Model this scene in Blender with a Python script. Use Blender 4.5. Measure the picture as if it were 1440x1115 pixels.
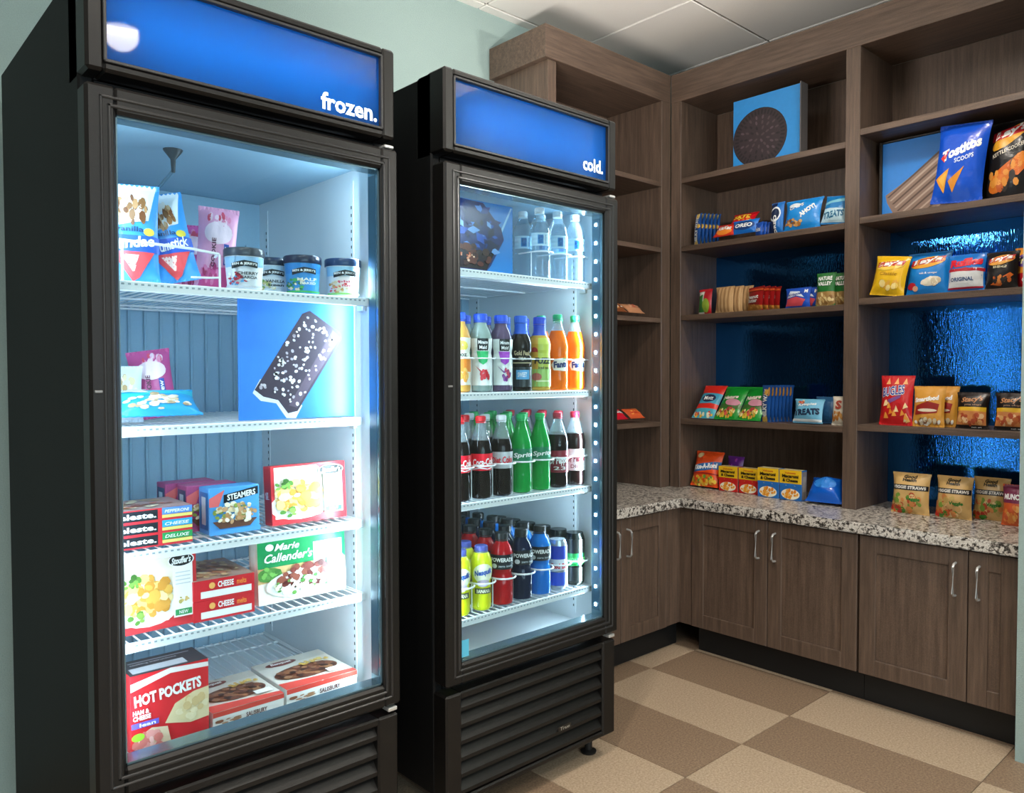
import bpy, bmesh, math, random
from mathutils import Vector, Matrix, noise
from mathutils.geometry import tessellate_polygon
random.seed(7)
for o in list(bpy.data.objects):
    bpy.data.objects.remove(o)
sc = bpy.context.scene
COL = sc.collection
PI = math.pi
R = math.radians

# ------------------------------------------------------------------ camera, world, exposure
cam_d = bpy.data.cameras.new('camera')
cam = bpy.data.objects.new('camera', cam_d)
COL.objects.link(cam)
sc.camera = cam
YAW, PITCH, ROLL, EYE = R(47.63), R(-1.65), R(-0.12), 1.21
Fw = Vector((math.cos(YAW)*math.cos(PITCH), math.sin(YAW)*math.cos(PITCH), math.sin(PITCH)))
Rt = Vector((math.sin(YAW), -math.cos(YAW), 0))
Up = Rt.cross(Fw)
Rt, Up = Rt*math.cos(ROLL)+Up*math.sin(ROLL), -Rt*math.sin(ROLL)+Up*math.cos(ROLL)
m = Matrix((Rt, Up, -Fw)).transposed().to_4x4()
m.translation = (0, 0, EYE)
cam.matrix_world = m
cam_d.sensor_fit = 'HORIZONTAL'
cam_d.sensor_width = 36
cam_d.lens = 1100/1440*36
cam_d.clip_start = 0.05

world = bpy.data.worlds.new('world')
sc.world = world
world.use_nodes = True
world.node_tree.nodes['Background'].inputs[0].default_value = (0.8, 0.85, 0.9, 1)
world.node_tree.nodes['Background'].inputs[1].default_value = 0.05

vs = sc.view_settings
vs.view_transform = 'Standard'
vs.look = 'None'
vs.gamma = 1
vs.use_curve_mapping = False
vs.exposure = 0.0

DOWNLIGHT_W = 16.0
DOWNLIGHTS = [(1.107, -0.588), (-0.2, 0.55), (-0.9, -1.0), (2.33, 0.93), (0.4, -1.9), (0.62, 0.9)]  # first is mirrored in the sign; the others are added for fill
LED_W = 6.4
FILL_SPOT_W = 44.0
FILL_UPLIGHT_W = 11.0
SIGN_W = 1.1
ADDED_WINDOW_W = 190.0

# ------------------------------------------------------------------ materials
def lin(h):
    h = h.lstrip('#')
    c = [int(h[i:i+2], 16)/255 for i in (0, 2, 4)]
    return [x/12.92 if x <= .04045 else ((x+.055)/1.055)**2.4 for x in c]
MC = {}
def nt(name):
    m = bpy.data.materials.new(name)
    m.use_nodes = True
    t = m.node_tree
    t.nodes.clear()
    out = t.nodes.new('ShaderNodeOutputMaterial')
    return m, t, out
def N(t, typ, **kw):
    n = t.nodes.new(typ)
    for k, v in kw.items():
        if k.startswith('i_'):
            n.inputs[k[2:].replace('_', ' ')].default_value = v
        else:
            setattr(n, k, v)
    return n
def M(hexc, rough=.45, metal=0, var=.07, ns=60, bump=0.0, bs=120, emit=0, coat=0):
    key = (hexc, rough, metal, var, ns, bump, bs, emit, coat)
    if key in MC: return MC[key]
    m, t, out = nt('mat_'+hexc)
    b = N(t, 'ShaderNodeBsdfPrincipled')
    c = lin(hexc)
    tc = N(t, 'ShaderNodeTexCoord')
    no = N(t, 'ShaderNodeTexNoise'); no.inputs['Scale'].default_value = ns; no.inputs['Detail'].default_value = 3
    t.links.new(tc.outputs['Object'], no.inputs['Vector'])
    mx = N(t, 'ShaderNodeMix', data_type='RGBA')
    mx.inputs[6].default_value = [x*(1-var) for x in c]+[1]
    mx.inputs[7].default_value = [min(1, x*(1+var)) for x in c]+[1]
    t.links.new(no.outputs['Fac'], mx.inputs[0])
    t.links.new(mx.outputs[2], b.inputs['Base Color'])
    b.inputs['Roughness'].default_value = rough
    b.inputs['Metallic'].default_value = metal
    b.inputs['Coat Weight'].default_value = coat
    if emit:
        b.inputs['Emission Color'].default_value = c+[1]
        b.inputs['Emission Strength'].default_value = emit
    if bump:
        n2 = N(t, 'ShaderNodeTexNoise'); n2.inputs['Scale'].default_value = bs; n2.inputs['Detail'].default_value = 2
        t.links.new(tc.outputs['Object'], n2.inputs['Vector'])
        bp = N(t, 'ShaderNodeBump'); bp.inputs['Strength'].default_value = bump; bp.inputs['Distance'].default_value = .01
        t.links.new(n2.outputs['Fac'], bp.inputs['Height'])
        t.links.new(bp.outputs[0], b.inputs['Normal'])
    t.links.new(b.outputs[0], out.inputs[0])
    MC[key] = m
    return m
def Mwood(name, c0, c1, axis, rough=.42):
    m, t, out = nt(name)
    b = N(t, 'ShaderNodeBsdfPrincipled')
    tc = N(t, 'ShaderNodeTexCoord')
    mp = N(t, 'ShaderNodeMapping')
    s = [38, 38, 38]; s['xyz'.index(axis)] = 2.2
    mp.inputs['Scale'].default_value = s
    t.links.new(tc.outputs['Object'], mp.inputs[0])
    n1 = N(t, 'ShaderNodeTexNoise'); n1.inputs['Scale'].default_value = 2.0; n1.inputs['Detail'].default_value = 6; n1.inputs['Roughness'].default_value = .65
    t.links.new(mp.outputs[0], n1.inputs['Vector'])
    n2 = N(t, 'ShaderNodeTexNoise'); n2.inputs['Scale'].default_value = 420; n2.inputs['Detail'].default_value = 2
    t.links.new(tc.outputs['Object'], n2.inputs['Vector'])
    ad = N(t, 'ShaderNodeMath', operation='MULTIPLY_ADD')
    ad.inputs[1].default_value = .55; 
    t.links.new(n2.outputs['Fac'], ad.inputs[0]); t.links.new(n1.outputs['Fac'], ad.inputs[2])
    cr = N(t, 'ShaderNodeValToRGB')
    cr.color_ramp.elements[0].position = .5; cr.color_ramp.elements[0].color = lin(c0)+[1]
    cr.color_ramp.elements[1].position = 1.05-.05; cr.color_ramp.elements[1].color = lin(c1)+[1]
    t.links.new(ad.outputs[0], cr.inputs[0])
    t.links.new(cr.outputs[0], b.inputs['Base Color'])
    b.inputs['Roughness'].default_value = rough
    bp = N(t, 'ShaderNodeBump'); bp.inputs['Strength'].default_value = .12; bp.inputs['Distance'].default_value = .002
    t.links.new(n1.outputs['Fac'], bp.inputs['Height']); t.links.new(bp.outputs[0], b.inputs['Normal'])
    t.links.new(b.outputs[0], out.inputs[0])
    return m
def Mspeck(name, cols, scale, rough, bump=.0):
    """granite or speckled tile: noise driven speckles through a stepped ramp"""
    m, t, out = nt(name)
    b = N(t, 'ShaderNodeBsdfPrincipled')
    tc = N(t, 'ShaderNodeTexCoord')
    n1 = N(t, 'ShaderNodeTexNoise'); n1.inputs['Scale'].default_value = scale; n1.inputs['Detail'].default_value = 4; n1.inputs['Roughness'].default_value = .7
    t.links.new(tc.outputs['Object'], n1.inputs['Vector'])
    cr = N(t, 'ShaderNodeValToRGB')
    els = cr.color_ramp.elements
    while len(els) < len(cols): els.new(.5)
    for e, (p, c) in zip(els, cols):
        e.position = p; e.color = lin(c)+[1]
    t.links.new(n1.outputs['Fac'], cr.inputs[0])
    t.links.new(cr.outputs[0], b.inputs['Base Color'])
    b.inputs['Roughness'].default_value = rough
    if bump:
        bp = N(t, 'ShaderNodeBump'); bp.inputs['Strength'].default_value = bump; bp.inputs['Distance'].default_value = .003
        t.links.new(n1.outputs['Fac'], bp.inputs['Height']); t.links.new(bp.outputs[0], b.inputs['Normal'])
    t.links.new(b.outputs[0], out.inputs[0])
    return m
def Mclear(name, tint, ior=1.45, rough=.02, diff=None, dfac=0.0):
    """thin clear plastic or glass: transparent with Fresnel gloss, optional diffuse body"""
    m, t, out = nt(name)
    tr = N(t, 'ShaderNodeBsdfTransparent'); tr.inputs[0].default_value = lin(tint)+[1]
    gl = N(t, 'ShaderNodeBsdfGlossy'); gl.inputs['Roughness'].default_value = rough
    lw = N(t, 'ShaderNodeLayerWeight'); lw.inputs[0].default_value = .5
    pw = N(t, 'ShaderNodeMath', operation='POWER'); pw.inputs[1].default_value = 4.0
    t.links.new(lw.outputs['Facing'], pw.inputs[0])
    f0 = ((ior-1)/(ior+1))**2
    fr = N(t, 'ShaderNodeMath', operation='MULTIPLY_ADD'); fr.inputs[1].default_value = .9-f0; fr.inputs[2].default_value = f0
    t.links.new(pw.outputs[0], fr.inputs[0])
    mx = N(t, 'ShaderNodeMixShader')
    base = tr
    if diff:
        df = N(t, 'ShaderNodeBsdfDiffuse'); df.inputs[0].default_value = lin(diff)+[1]
        m0 = N(t, 'ShaderNodeMixShader'); m0.inputs[0].default_value = dfac
        t.links.new(tr.outputs[0], m0.inputs[1]); t.links.new(df.outputs[0], m0.inputs[2])
        base = m0
    t.links.new(fr.outputs[0], mx.inputs[0]); t.links.new(base.outputs[0], mx.inputs[1]); t.links.new(gl.outputs[0], mx.inputs[2])
    t.links.new(mx.outputs[0], out.inputs[0])
    return m
def Mliquid(hexc, tfac=.35):
    key = ('liq', hexc, tfac)
    if key not in MC: MC[key] = Mclear('liquid_'+hexc, hexc, 1.38, .06, hexc, 1-tfac)
    return MC[key]
def Memit(name, hexc, s):
    m, t, out = nt(name)
    e = N(t, 'ShaderNodeEmission'); e.inputs[0].default_value = lin(hexc)+[1]; e.inputs[1].default_value = s
    t.links.new(e.outputs[0], out.inputs[0])
    return m

WOOD_Z = Mwood('wood_upright', '40332b', '705b4d', 'z')
WOOD_Y = Mwood('wood_along_y', '40332b', '705b4d', 'y')
WOOD_X = Mwood('wood_along_x', '40332b', '705b4d', 'x')
GRANITE = Mspeck('granite', [(.38, '1f1c1a'), (.45, '5f5852'), (.49, 'a39b92'), (.54, 'e6e1d9'), (.62, 'b5aca2')], 78, .28)
TILE_L = Mspeck('tile_light', [(.3, '968169'), (.5, 'b29d85'), (.7, 'c9b69f')], 150, .5, .1)
TILE_D = Mspeck('tile_dark', [(.3, '6c5745'), (.5, '8a745f'), (.7, 'a38c75')], 150, .5, .1)
GROUT = M('7d6d5c', .8)
WALLPAPER = M('9aaeaa', .85, var=.12, ns=260, bump=.25, bs=260)
PAINT = M('b9b4ab', .85, var=.03)
CEIL = M('f6f2ec', .9, var=.06, ns=300, bump=.15, bs=300)
BLACK = M('070708', .62, var=.15, ns=200, bump=.08, bs=500)
BLACK2 = M('0e0c0b', .42, var=.2, ns=400, bump=.06, bs=600)
DARK = M('0b0b0c', .6)
for bm_, sp_ in ((BLACK, .22), (BLACK2, .4)):
    [n for n in bm_.node_tree.nodes if n.type == 'BSDF_PRINCIPLED'][0].inputs['Specular IOR Level'].default_value = sp_
LINER = M('dfe6ea', .45, var=.02)
LINERB = M('8fb2c8', .5, var=.05, ns=200)
WIRE = M('eef1f4', .35, var=.01)
STEEL = M('dcdcda', .3, metal=.55, var=.03)
GLASS = Mclear('door_glass', 'eef6f8', 1.36, .01)
PET = Mclear('clear_bottle_plastic', 'dfeef6', 1.5, .05, 'e6f2fa', .12)
NECK = Mclear('clear_neck_plastic', 'e4eef2', 1.5, .05, 'dfe8ee', .2)
LEDM = Memit('led_light', 'dff0ff', 110.0)
LAMPM = Memit('lamp_light', 'fff3df', 14.0)

def Mpanel():
    m, t, out = nt('blue_ripple_panel')
    b = N(t, 'ShaderNodeBsdfPrincipled')
    b.inputs['Base Color'].default_value = lin('3079c4')+[1]
    b.inputs['Metallic'].default_value = .9
    b.inputs['Roughness'].default_value = .07
    tc = N(t, 'ShaderNodeTexCoord')
    mp = N(t, 'ShaderNodeMapping'); mp.inputs['Scale'].default_value = (1, 260, 45)
    t.links.new(tc.outputs['Object'], mp.inputs[0])
    n1 = N(t, 'ShaderNodeTexNoise'); n1.inputs['Scale'].default_value = 1; n1.inputs['Detail'].default_value = 1
    t.links.new(mp.outputs[0], n1.inputs['Vector'])
    vo = N(t, 'ShaderNodeTexVoronoi'); vo.inputs['Scale'].default_value = 55
    t.links.new(tc.outputs['Object'], vo.inputs['Vector'])
    b1 = N(t, 'ShaderNodeBump'); b1.inputs['Strength'].default_value = .09; b1.inputs['Distance'].default_value = .004
    t.links.new(n1.outputs['Fac'], b1.inputs['Height'])
    b2 = N(t, 'ShaderNodeBump'); b2.inputs['Strength'].default_value = .03; b2.inputs['Distance'].default_value = .004
    t.links.new(vo.outputs['Distance'], b2.inputs['Height']); t.links.new(b1.outputs[0], b2.inputs['Normal'])
    t.links.new(b2.outputs[0], b.inputs['Normal'])
    t.links.new(b.outputs[0], out.inputs[0])
    return m
PANEL = Mpanel()
def Msign():
    m, t, out = nt('backlit_blue_acrylic')
    tl = N(t, 'ShaderNodeBsdfTranslucent'); tl.inputs[0].default_value = (.07, .44, .86, 1)
    df = N(t, 'ShaderNodeBsdfDiffuse'); df.inputs[0].default_value = lin('123f8c')+[1]
    gl = N(t, 'ShaderNodeBsdfGlossy'); gl.inputs['Roughness'].default_value = .03
    fr = N(t, 'ShaderNodeFresnel'); fr.inputs[0].default_value = 1.55
    a = N(t, 'ShaderNodeMixShader'); a.inputs[0].default_value = .2
    c = N(t, 'ShaderNodeMixShader')
    t.links.new(tl.outputs[0], a.inputs[1]); t.links.new(df.outputs[0], a.inputs[2])
    t.links.new(fr.outputs[0], c.inputs[0]); t.links.new(a.outputs[0], c.inputs[1]); t.links.new(gl.outputs[0], c.inputs[2])
    t.links.new(c.outputs[0], out.inputs[0])
    return m
SIGN = Msign()

# ------------------------------------------------------------------ geometry helpers
class G:
    def __init__(s): s.v, s.f, s.m = [], [], []
    def add(s, v, f, mi=0):
        o = len(s.v); s.v += [tuple(p) for p in v]; s.f += [tuple(i+o for i in q) for q in f]; s.m += [mi]*len(f); return s
    def box(s, x0, x1, y0, y1, z0, z1, mi=0, bv=0.0):
        if bv <= 0:
            v = [(x, y, z) for z in (z0, z1) for y in (y0, y1) for x in (x0, x1)]
            return s.add(v, [(0, 2, 3, 1), (4, 5, 7, 6), (0, 1, 5, 4), (2, 6, 7, 3), (0, 4, 6, 2), (1, 3, 7, 5)], mi)
        # chamfered box, 24 corner vertices
        c = [(x0, x1), (y0, y1), (z0, z1)]
        bv = min(bv, *(abs(b-a)*.45 for a, b in c))
        v, idx = [], {}
        for sx in (0, 1):
            for sy in (0, 1):
                for sz in (0, 1):
                    for ax in range(3):
                        p = [c[0][sx], c[1][sy], c[2][sz]]
                        for k, sg in enumerate((sx, sy, sz)):
                            if k != ax: p[k] += bv*(1-2*sg)
                        idx[(sx, sy, sz, ax)] = len(v); v.append(p)
        f = []
        for ax in range(3):
            a, b = [k for k in range(3) if k != ax]
            for sg in (0, 1):
                q = []
                for (i, j) in ((0, 0), (1, 0), (1, 1), (0, 1)):
                    k = [0, 0, 0]; k[ax] = sg; k[a] = i; k[b] = j
                    q.append(idx[(*k, ax)])
                if (ax == 1) == (sg == 1): q = q[::-1]
                if sg == 0: q = q[::-1]
                if ax == 1: q = q
                f.append(q)
            for i in (0, 1):          # edges parallel to axis ax
                for j in (0, 1):
                    k0 = [0]*3; k1 = [0]*3; k0[ax] = 0; k1[ax] = 1
                    for k in (k0, k1): k[a] = i; k[b] = j
                    f.append([idx[(*k0, a)], idx[(*k1, a)], idx[(*k1, b)], idx[(*k0, b)]])
        for k in [(i, j, l) for i in (0, 1) for j in (0, 1) for l in (0, 1)]:
            f.append([idx[(*k, 0)], idx[(*k, 1)], idx[(*k, 2)]])
        return s.add(v, f, mi)
    def lathe(s, prof, seg=24, mi=0, cap=True):
        o, n = [], len(prof)
        for r, z in prof:
            for i in range(seg):
                a = 2*PI*i/seg
                o.append((r*math.cos(a), r*math.sin(a), z))
        f = []
        for k in range(n-1):
            for i in range(seg):
                j = (i+1) % seg
                f.append((k*seg+i, k*seg+j, (k+1)*seg+j, (k+1)*seg+i))
        if cap:
            if prof[0][0] > 1e-4: f.append(tuple(range(seg-1, -1, -1)))
            if prof[-1][0] > 1e-4: f.append(tuple((n-1)*seg+i for i in range(seg)))
        return s.add(o, f, mi)
    def tube(s, pts, r, seg=6, mi=0):
        pts = [Vector(p) for p in pts]
        v = []
        for i, p in enumerate(pts):
            d = (pts[min(i+1, len(pts)-1)]-pts[max(i-1, 0)]).normalized()
            u = d.cross(Vector((0, 0, 1)))
            if u.length < 1e-3: u = d.cross(Vector((1, 0, 0)))
            u.normalize(); w = d.cross(u)
            for k in range(seg):
                a = 2*PI*k/seg
                v.append(p+u*(r*math.cos(a))+w*(r*math.sin(a)))
        f = []
        for i in range(len(pts)-1):
            for k in range(seg):
                j = (k+1) % seg
                f.append((i*seg+k, i*seg+j, (i+1)*seg+j, (i+1)*seg+k))
        f.append(tuple(range(seg-1, -1, -1))); f.append(tuple((len(pts)-1)*seg+k for k in range(seg)))
        return s.add(v, f, mi)
    def mesh(s, name, mats, smooth=False):
        me = bpy.data.meshes.new(name)
        me.from_pydata(s.v, [], s.f)
        if not isinstance(mats, (list, tuple)): mats = [mats]
        for mt in mats: me.materials.append(mt)
        if len(mats) > 1: me.polygons.foreach_set('material_index', s.m)
        bm = bmesh.new(); bm.from_mesh(me)
        bmesh.ops.recalc_face_normals(bm, faces=bm.faces)
        bm.to_mesh(me); bm.free()
        if smooth:
            me.polygons.foreach_set('use_smooth', [True]*len(me.polygons))
            me.set_sharp_from_angle(angle=R(42))
        me.update()
        return me
    def build(s, name, mats, parent=None, smooth=False, loc=None):
        return link(name, s.mesh(name, mats, smooth), parent, loc)
def link(name, me, parent=None, loc=None):
    o = bpy.data.objects.new(name, me)
    COL.objects.link(o)
    if parent is not None: o.parent = parent
    if loc is not None: o.location = loc
    return o
def thing(name, label, cat, loc=(0, 0, 0), rz=0, group=None, rx=0, ry=0):
    o = bpy.data.objects.new(name, None)
    o.empty_display_size = .05
    COL.objects.link(o)
    o.location = loc
    o.rotation_euler = (R(rx), R(ry), R(rz))
    tag(o, label, cat, group)
    return o
def tag(o, label, cat, group=None):
    o['label'] = label; o['category'] = cat
    if group: o['group'] = group
    return o
def struct(o): o['kind'] = 'structure'; return o
def copy_thing(root, loc, rz=None, label=None):
    r = root.copy(); COL.objects.link(r); r.location = loc
    if rz is not None: r.rotation_euler = (root.rotation_euler[0], root.rotation_euler[1], R(rz))
    if label: r['label'] = label
    for ch in list(root.children):
        c = ch.copy(); COL.objects.link(c); c.parent = r
        for g in list(ch.children):
            d = g.copy(); COL.objects.link(d); d.parent = c
    return r

# lettering: glyph outlines from the built-in font, as flat triangles in a unit box
TXT = {}
def glyphs(s, bold=0, shear=0):
    key = (s, bold, shear)
    if key not in TXT:
        cu = bpy.data.curves.new('t', 'FONT')
        cu.body = s; cu.size = 1; cu.offset = bold; cu.shear = shear; cu.resolution_u = 2
        ob = bpy.data.objects.new('t', cu)
        COL.objects.link(ob)
        bpy.context.view_layer.update()
        me = ob.to_mesh()
        v = [(p.co.x, p.co.y) for p in me.vertices]
        f = [tuple(p.vertices) for p in me.polygons]
        ob.to_mesh_clear()
        bpy.data.objects.remove(ob); bpy.data.curves.remove(cu)
        x0 = min(p[0] for p in v); x1 = max(p[0] for p in v); y0 = min(p[1] for p in v); y1 = max(p[1] for p in v)
        TXT[key] = ([((x-x0)/(x1-x0)-.5, (y-y0)/(y1-y0)-.5) for x, y in v], f, (x1-x0)/(y1-y0))
    return TXT[key]

class Print:
    """flat print in face fractions (0..1, 0..1), laid on a surface f(x, y, offset)"""
    def __init__(s): s.items = []
    def r(s, x0, y0, x1, y1, c): return s.p([(x0, y0), (x1, y0), (x1, y1), (x0, y1)], c)
    def p(s, pts, c): s.items.append(('a', pts, None, c)); return s
    def e(s, cx, cy, rx, ry, c, rot=0, n=16):
        a0 = R(rot)
        return s.p([(cx+rx*math.cos(2*PI*i/n)*math.cos(a0)-ry*math.sin(2*PI*i/n)*math.sin(a0),
                     cy+rx*math.cos(2*PI*i/n)*math.sin(a0)+ry*math.sin(2*PI*i/n)*math.cos(a0)) for i in range(n)], c)
    def t(s, txt, cx, cy, w, h, c, bold=.02, shear=0, rot=0, arc=0):
        v, f, asp = glyphs(txt, bold, shear)
        a0 = R(rot)
        out = []
        for x, y in v:
            X, Y = x*w, y*h+arc*(1-4*x*x)
            out.append((cx+X*math.cos(a0)-Y*math.sin(a0), cy+X*math.sin(a0)+Y*math.cos(a0)))
        s.items.append(('t', out, f, c)); return s
    def food(s, cx, cy, rx, ry, cols, n, sz, seed=1, asp=1.0):
        rn = random.Random(seed)
        for i in range(n):
            a, q = rn.random()*2*PI, math.sqrt(rn.random())
            k = sz*(.7+.6*rn.random())
            s.e(cx+rx*q*math.cos(a), cy+ry*q*math.sin(a), k, k*asp*(.6+.5*rn.random()), rn.choice(cols), rn.random()*180, 7)
        return s
    def put(s, fn, parent, sub=.12, step=.00035, rough=.35):
        for kind, nm in (('a', 'printed_artwork'), ('t', 'lettering')):
            g = G(); mats = []; hx = []
            for li, (k, pts, fc, c) in enumerate(s.items):
                if k != kind: continue
                if c not in hx: hx.append(c); mats.append(M(c, rough, var=.03))
                if fc is None:
                    tr = tessellate_polygon([[Vector((x, y, 0)) for x, y in pts]])
                    tris = [[pts[i] for i in t] for t in tr]
                    for _ in range(5):
                        nx, again = [], False
                        for t in tris:
                            L = max(math.dist(t[i], t[(i+1) % 3]) for i in range(3))
                            if L > sub:
                                again = True
                                mid = [((t[i][0]+t[(i+1) % 3][0])/2, (t[i][1]+t[(i+1) % 3][1])/2) for i in range(3)]
                                nx += [[t[0], mid[0], mid[2]], [mid[0], t[1], mid[1]], [mid[2], mid[1], t[2]], mid]
                            else: nx.append(t)
                        tris = nx
                        if not again: break
                    vs_ = [p for t in tris for p in t]; fs_ = [(i*3, i*3+1, i*3+2) for i in range(len(tris))]
                else: vs_, fs_ = pts, fc
                off = step*(1+li)
                off = min(off, .0015+li*.00004)+(.0007 if kind == 't' and step > .0003 else 0)
                g.add([fn(min(1, max(0, x)), min(1, max(0, y)), off) for x, y in vs_], fs_, hx.index(c))
            if g.v:
                me = bpy.data.meshes.new(nm)
                me.from_pydata(g.v, [], g.f)
                for mt in mats: me.materials.append(mt)
                me.polygons.foreach_set('material_index', g.m)
                me.update()
                link(nm, me, parent)
        return s

# ------------------------------------------------------------------ the setting
HC = 2.77
def setting():
    fl = G(); fl.box(-3.2, 3.9, -4, 2.62, -.06, -.0035)
    flo = struct(fl.build('floor', GROUT))
    tw, tl = .3125, .609
    g = G(); g.box(.0012, tw-.0012, .0012, tl-.0012, -.004, 0, bv=.0012)
    ml, md = g.mesh('tile', TILE_L), g.mesh('tile', TILE_D)
    for i in range(-9, 3):
        for j in range(-5, 3):
            x, y = 2.566+tw*i, 1.360+tl*j
            if y+tl > 2.62: continue
            link('tile', ml if (i+j) % 2 else md, flo, (x, y, 0))
    # ceiling grid with lay-in panels
    ce = struct(G().box(-3.2, 3.9, -4, 2.62, HC+.012, HC+.07).build('ceiling', M('6f6a64', .9)))
    p = G(); p.box(.004, .604, .004, .604, 0, .012, bv=.004)
    pm = p.mesh('ceiling_panel', CEIL)
    for i in range(-9, 2):
        for j in range(-9, 1):
            link('ceiling_panel', pm, ce, (2.79+.608*i, 1.94+.608*j, HC))
    pe = G(); pe.box(.004, .604, .004, .07, 0, .012, bv=.003)
    pem = pe.mesh('ceiling_panel', CEIL)
    for i in range(-9, 2): link('ceiling_panel', pem, ce, (2.79+.608*i, 1.94+.608, HC))
    struct(G().box(-3.2, 3.9, 2.60, 2.72, -.06, HC+.05).build('wall_left', WALLPAPER))
    struct(G().box(3.72, 3.9, -4, 2.6, -.06, HC+.05).build('wall_back', PAINT))
    w = G(); w.box(2.78, 3.72, -4, .7226, 0, HC+.01)
    struct(w.build('wall_right', WALLPAPER))
    struct(G().box(-3.3, -3.2, -4, 2.7, -.06, HC+.05).build('wall_entry', PAINT))
    w = G(); w.box(-3.2, 3.9, -4.1, -4, -.06, .75); w.box(-3.2, 3.9, -4.1, -4, 2.45, HC+.05); w.box(-3.2, -2.6, -4.1, -4, .75, 2.45); w.box(1.2, 3.9, -4.1, -4, .75, 2.45)
    struct(w.build('wall_rear', PAINT))
    wf = G()  # unseen window added behind the camera to let in fill light
    for x in (-2.6, -1.34, -.08, 1.16): wf.box(x, x+.04, -4.08, -4.0, .75, 2.45)
    for z in (.75, 2.41): wf.box(-2.6, 1.2, -4.08, -4.0, z, z+.04)
    wo = struct(wf.build('added_window_1', M('e8e8e6', .5)))
    pg = G().box(-1.3, -.1, -4.05, -4.045, .8, 2.4).mesh('pane', GLASS)
    for k in range(3): link('pane', pg, wo, (-1.26+1.26*k, 0, 0))
    ld = bpy.data.lights.new('added_daylight', 'AREA'); ld.shape = 'RECTANGLE'; ld.size = 3.7; ld.size_y = 1.6; ld.energy = ADDED_WINDOW_W; ld.color = (.93, .97, 1)  # added area lamp outside that window, lights ceiling and shelf fronts
    lo = bpy.data.objects.new('added_daylight', ld); COL.objects.link(lo); lo.location = (-.7, -4.15, 1.6); lo.rotation_euler = (PI/2, 0, 0)
    spots = ['mirrored in the freezer sign', 'added for fill out past the freezer side', 'added for fill nearest the plain entry wall', 'added for fill between the cooler and the shelves', 'added for fill nearest the added window', 'added for fill right before the freezer door']
    for k, (x, y) in enumerate(DOWNLIGHTS):
        t = thing('ceiling_downlight', 'round recessed ceiling downlight '+spots[k], 'downlight', (x, y, HC), 0, 'ceiling downlights')
        g = G(); g.lathe([(.072, -.001), (.074, -.008), (.098, -.006), (.100, 0)], 32, cap=False)
        g.build('trim_ring', M('e8e6e2', .5), t, True)
        G().lathe([(.0, -.0015), (.072, -.0015)], 32, cap=False).build('lens', LAMPM, t)
        ld = bpy.data.lights.new('downlight_lamp', 'SPOT')
        ld.energy = DOWNLIGHT_W*4; ld.spot_size = R(150); ld.spot_blend = .8; ld.shadow_soft_size = .07
        ld.color = (1, .9, .79)
        lo = bpy.data.objects.new('lamp', ld); COL.objects.link(lo); lo.parent = t; lo.location = (0, 0, -.03)
setting()
t = thing('added_fill_spotlight', 'added white fill spotlight high on the green wall aimed along the shelves', 'added fill lamp', (2.78, -.30, 2.05))  # out-of-frame fixture added only to brighten the ceiling
G().box(-.014, 0, -.06, .06, .0, .12, bv=.003).build('back_plate', M('e9e7e2', .5), t)
G().tube([(-.010, 0, .06), (-.07, 0, .06), (-.10, .0, .06)], .010, 8).build('arm', M('d8d6d0', .4), t, True)
G().box(-.26, -.06, -.05, .05, .0, .12, bv=.004).build('lamp_head', M('e9e7e2', .5), t)
G().box(-.25, -.07, .0502, .053, .01, .11).build('lens', LAMPM, t)
ld = bpy.data.lights.new('fill_spot_lamp', 'AREA'); ld.shape = 'RECTANGLE'; ld.size = .18; ld.size_y = .10; ld.energy = FILL_SPOT_W; ld.color = (1, .94, .87)
lo = bpy.data.objects.new('fill_spot_lamp', ld); COL.objects.link(lo); lo.parent = t; lo.location = (-.16, .058, .06)
lo.rotation_euler = Vector((-.12, .72, .68)).to_track_quat('-Z', 'Y').to_euler()

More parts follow.
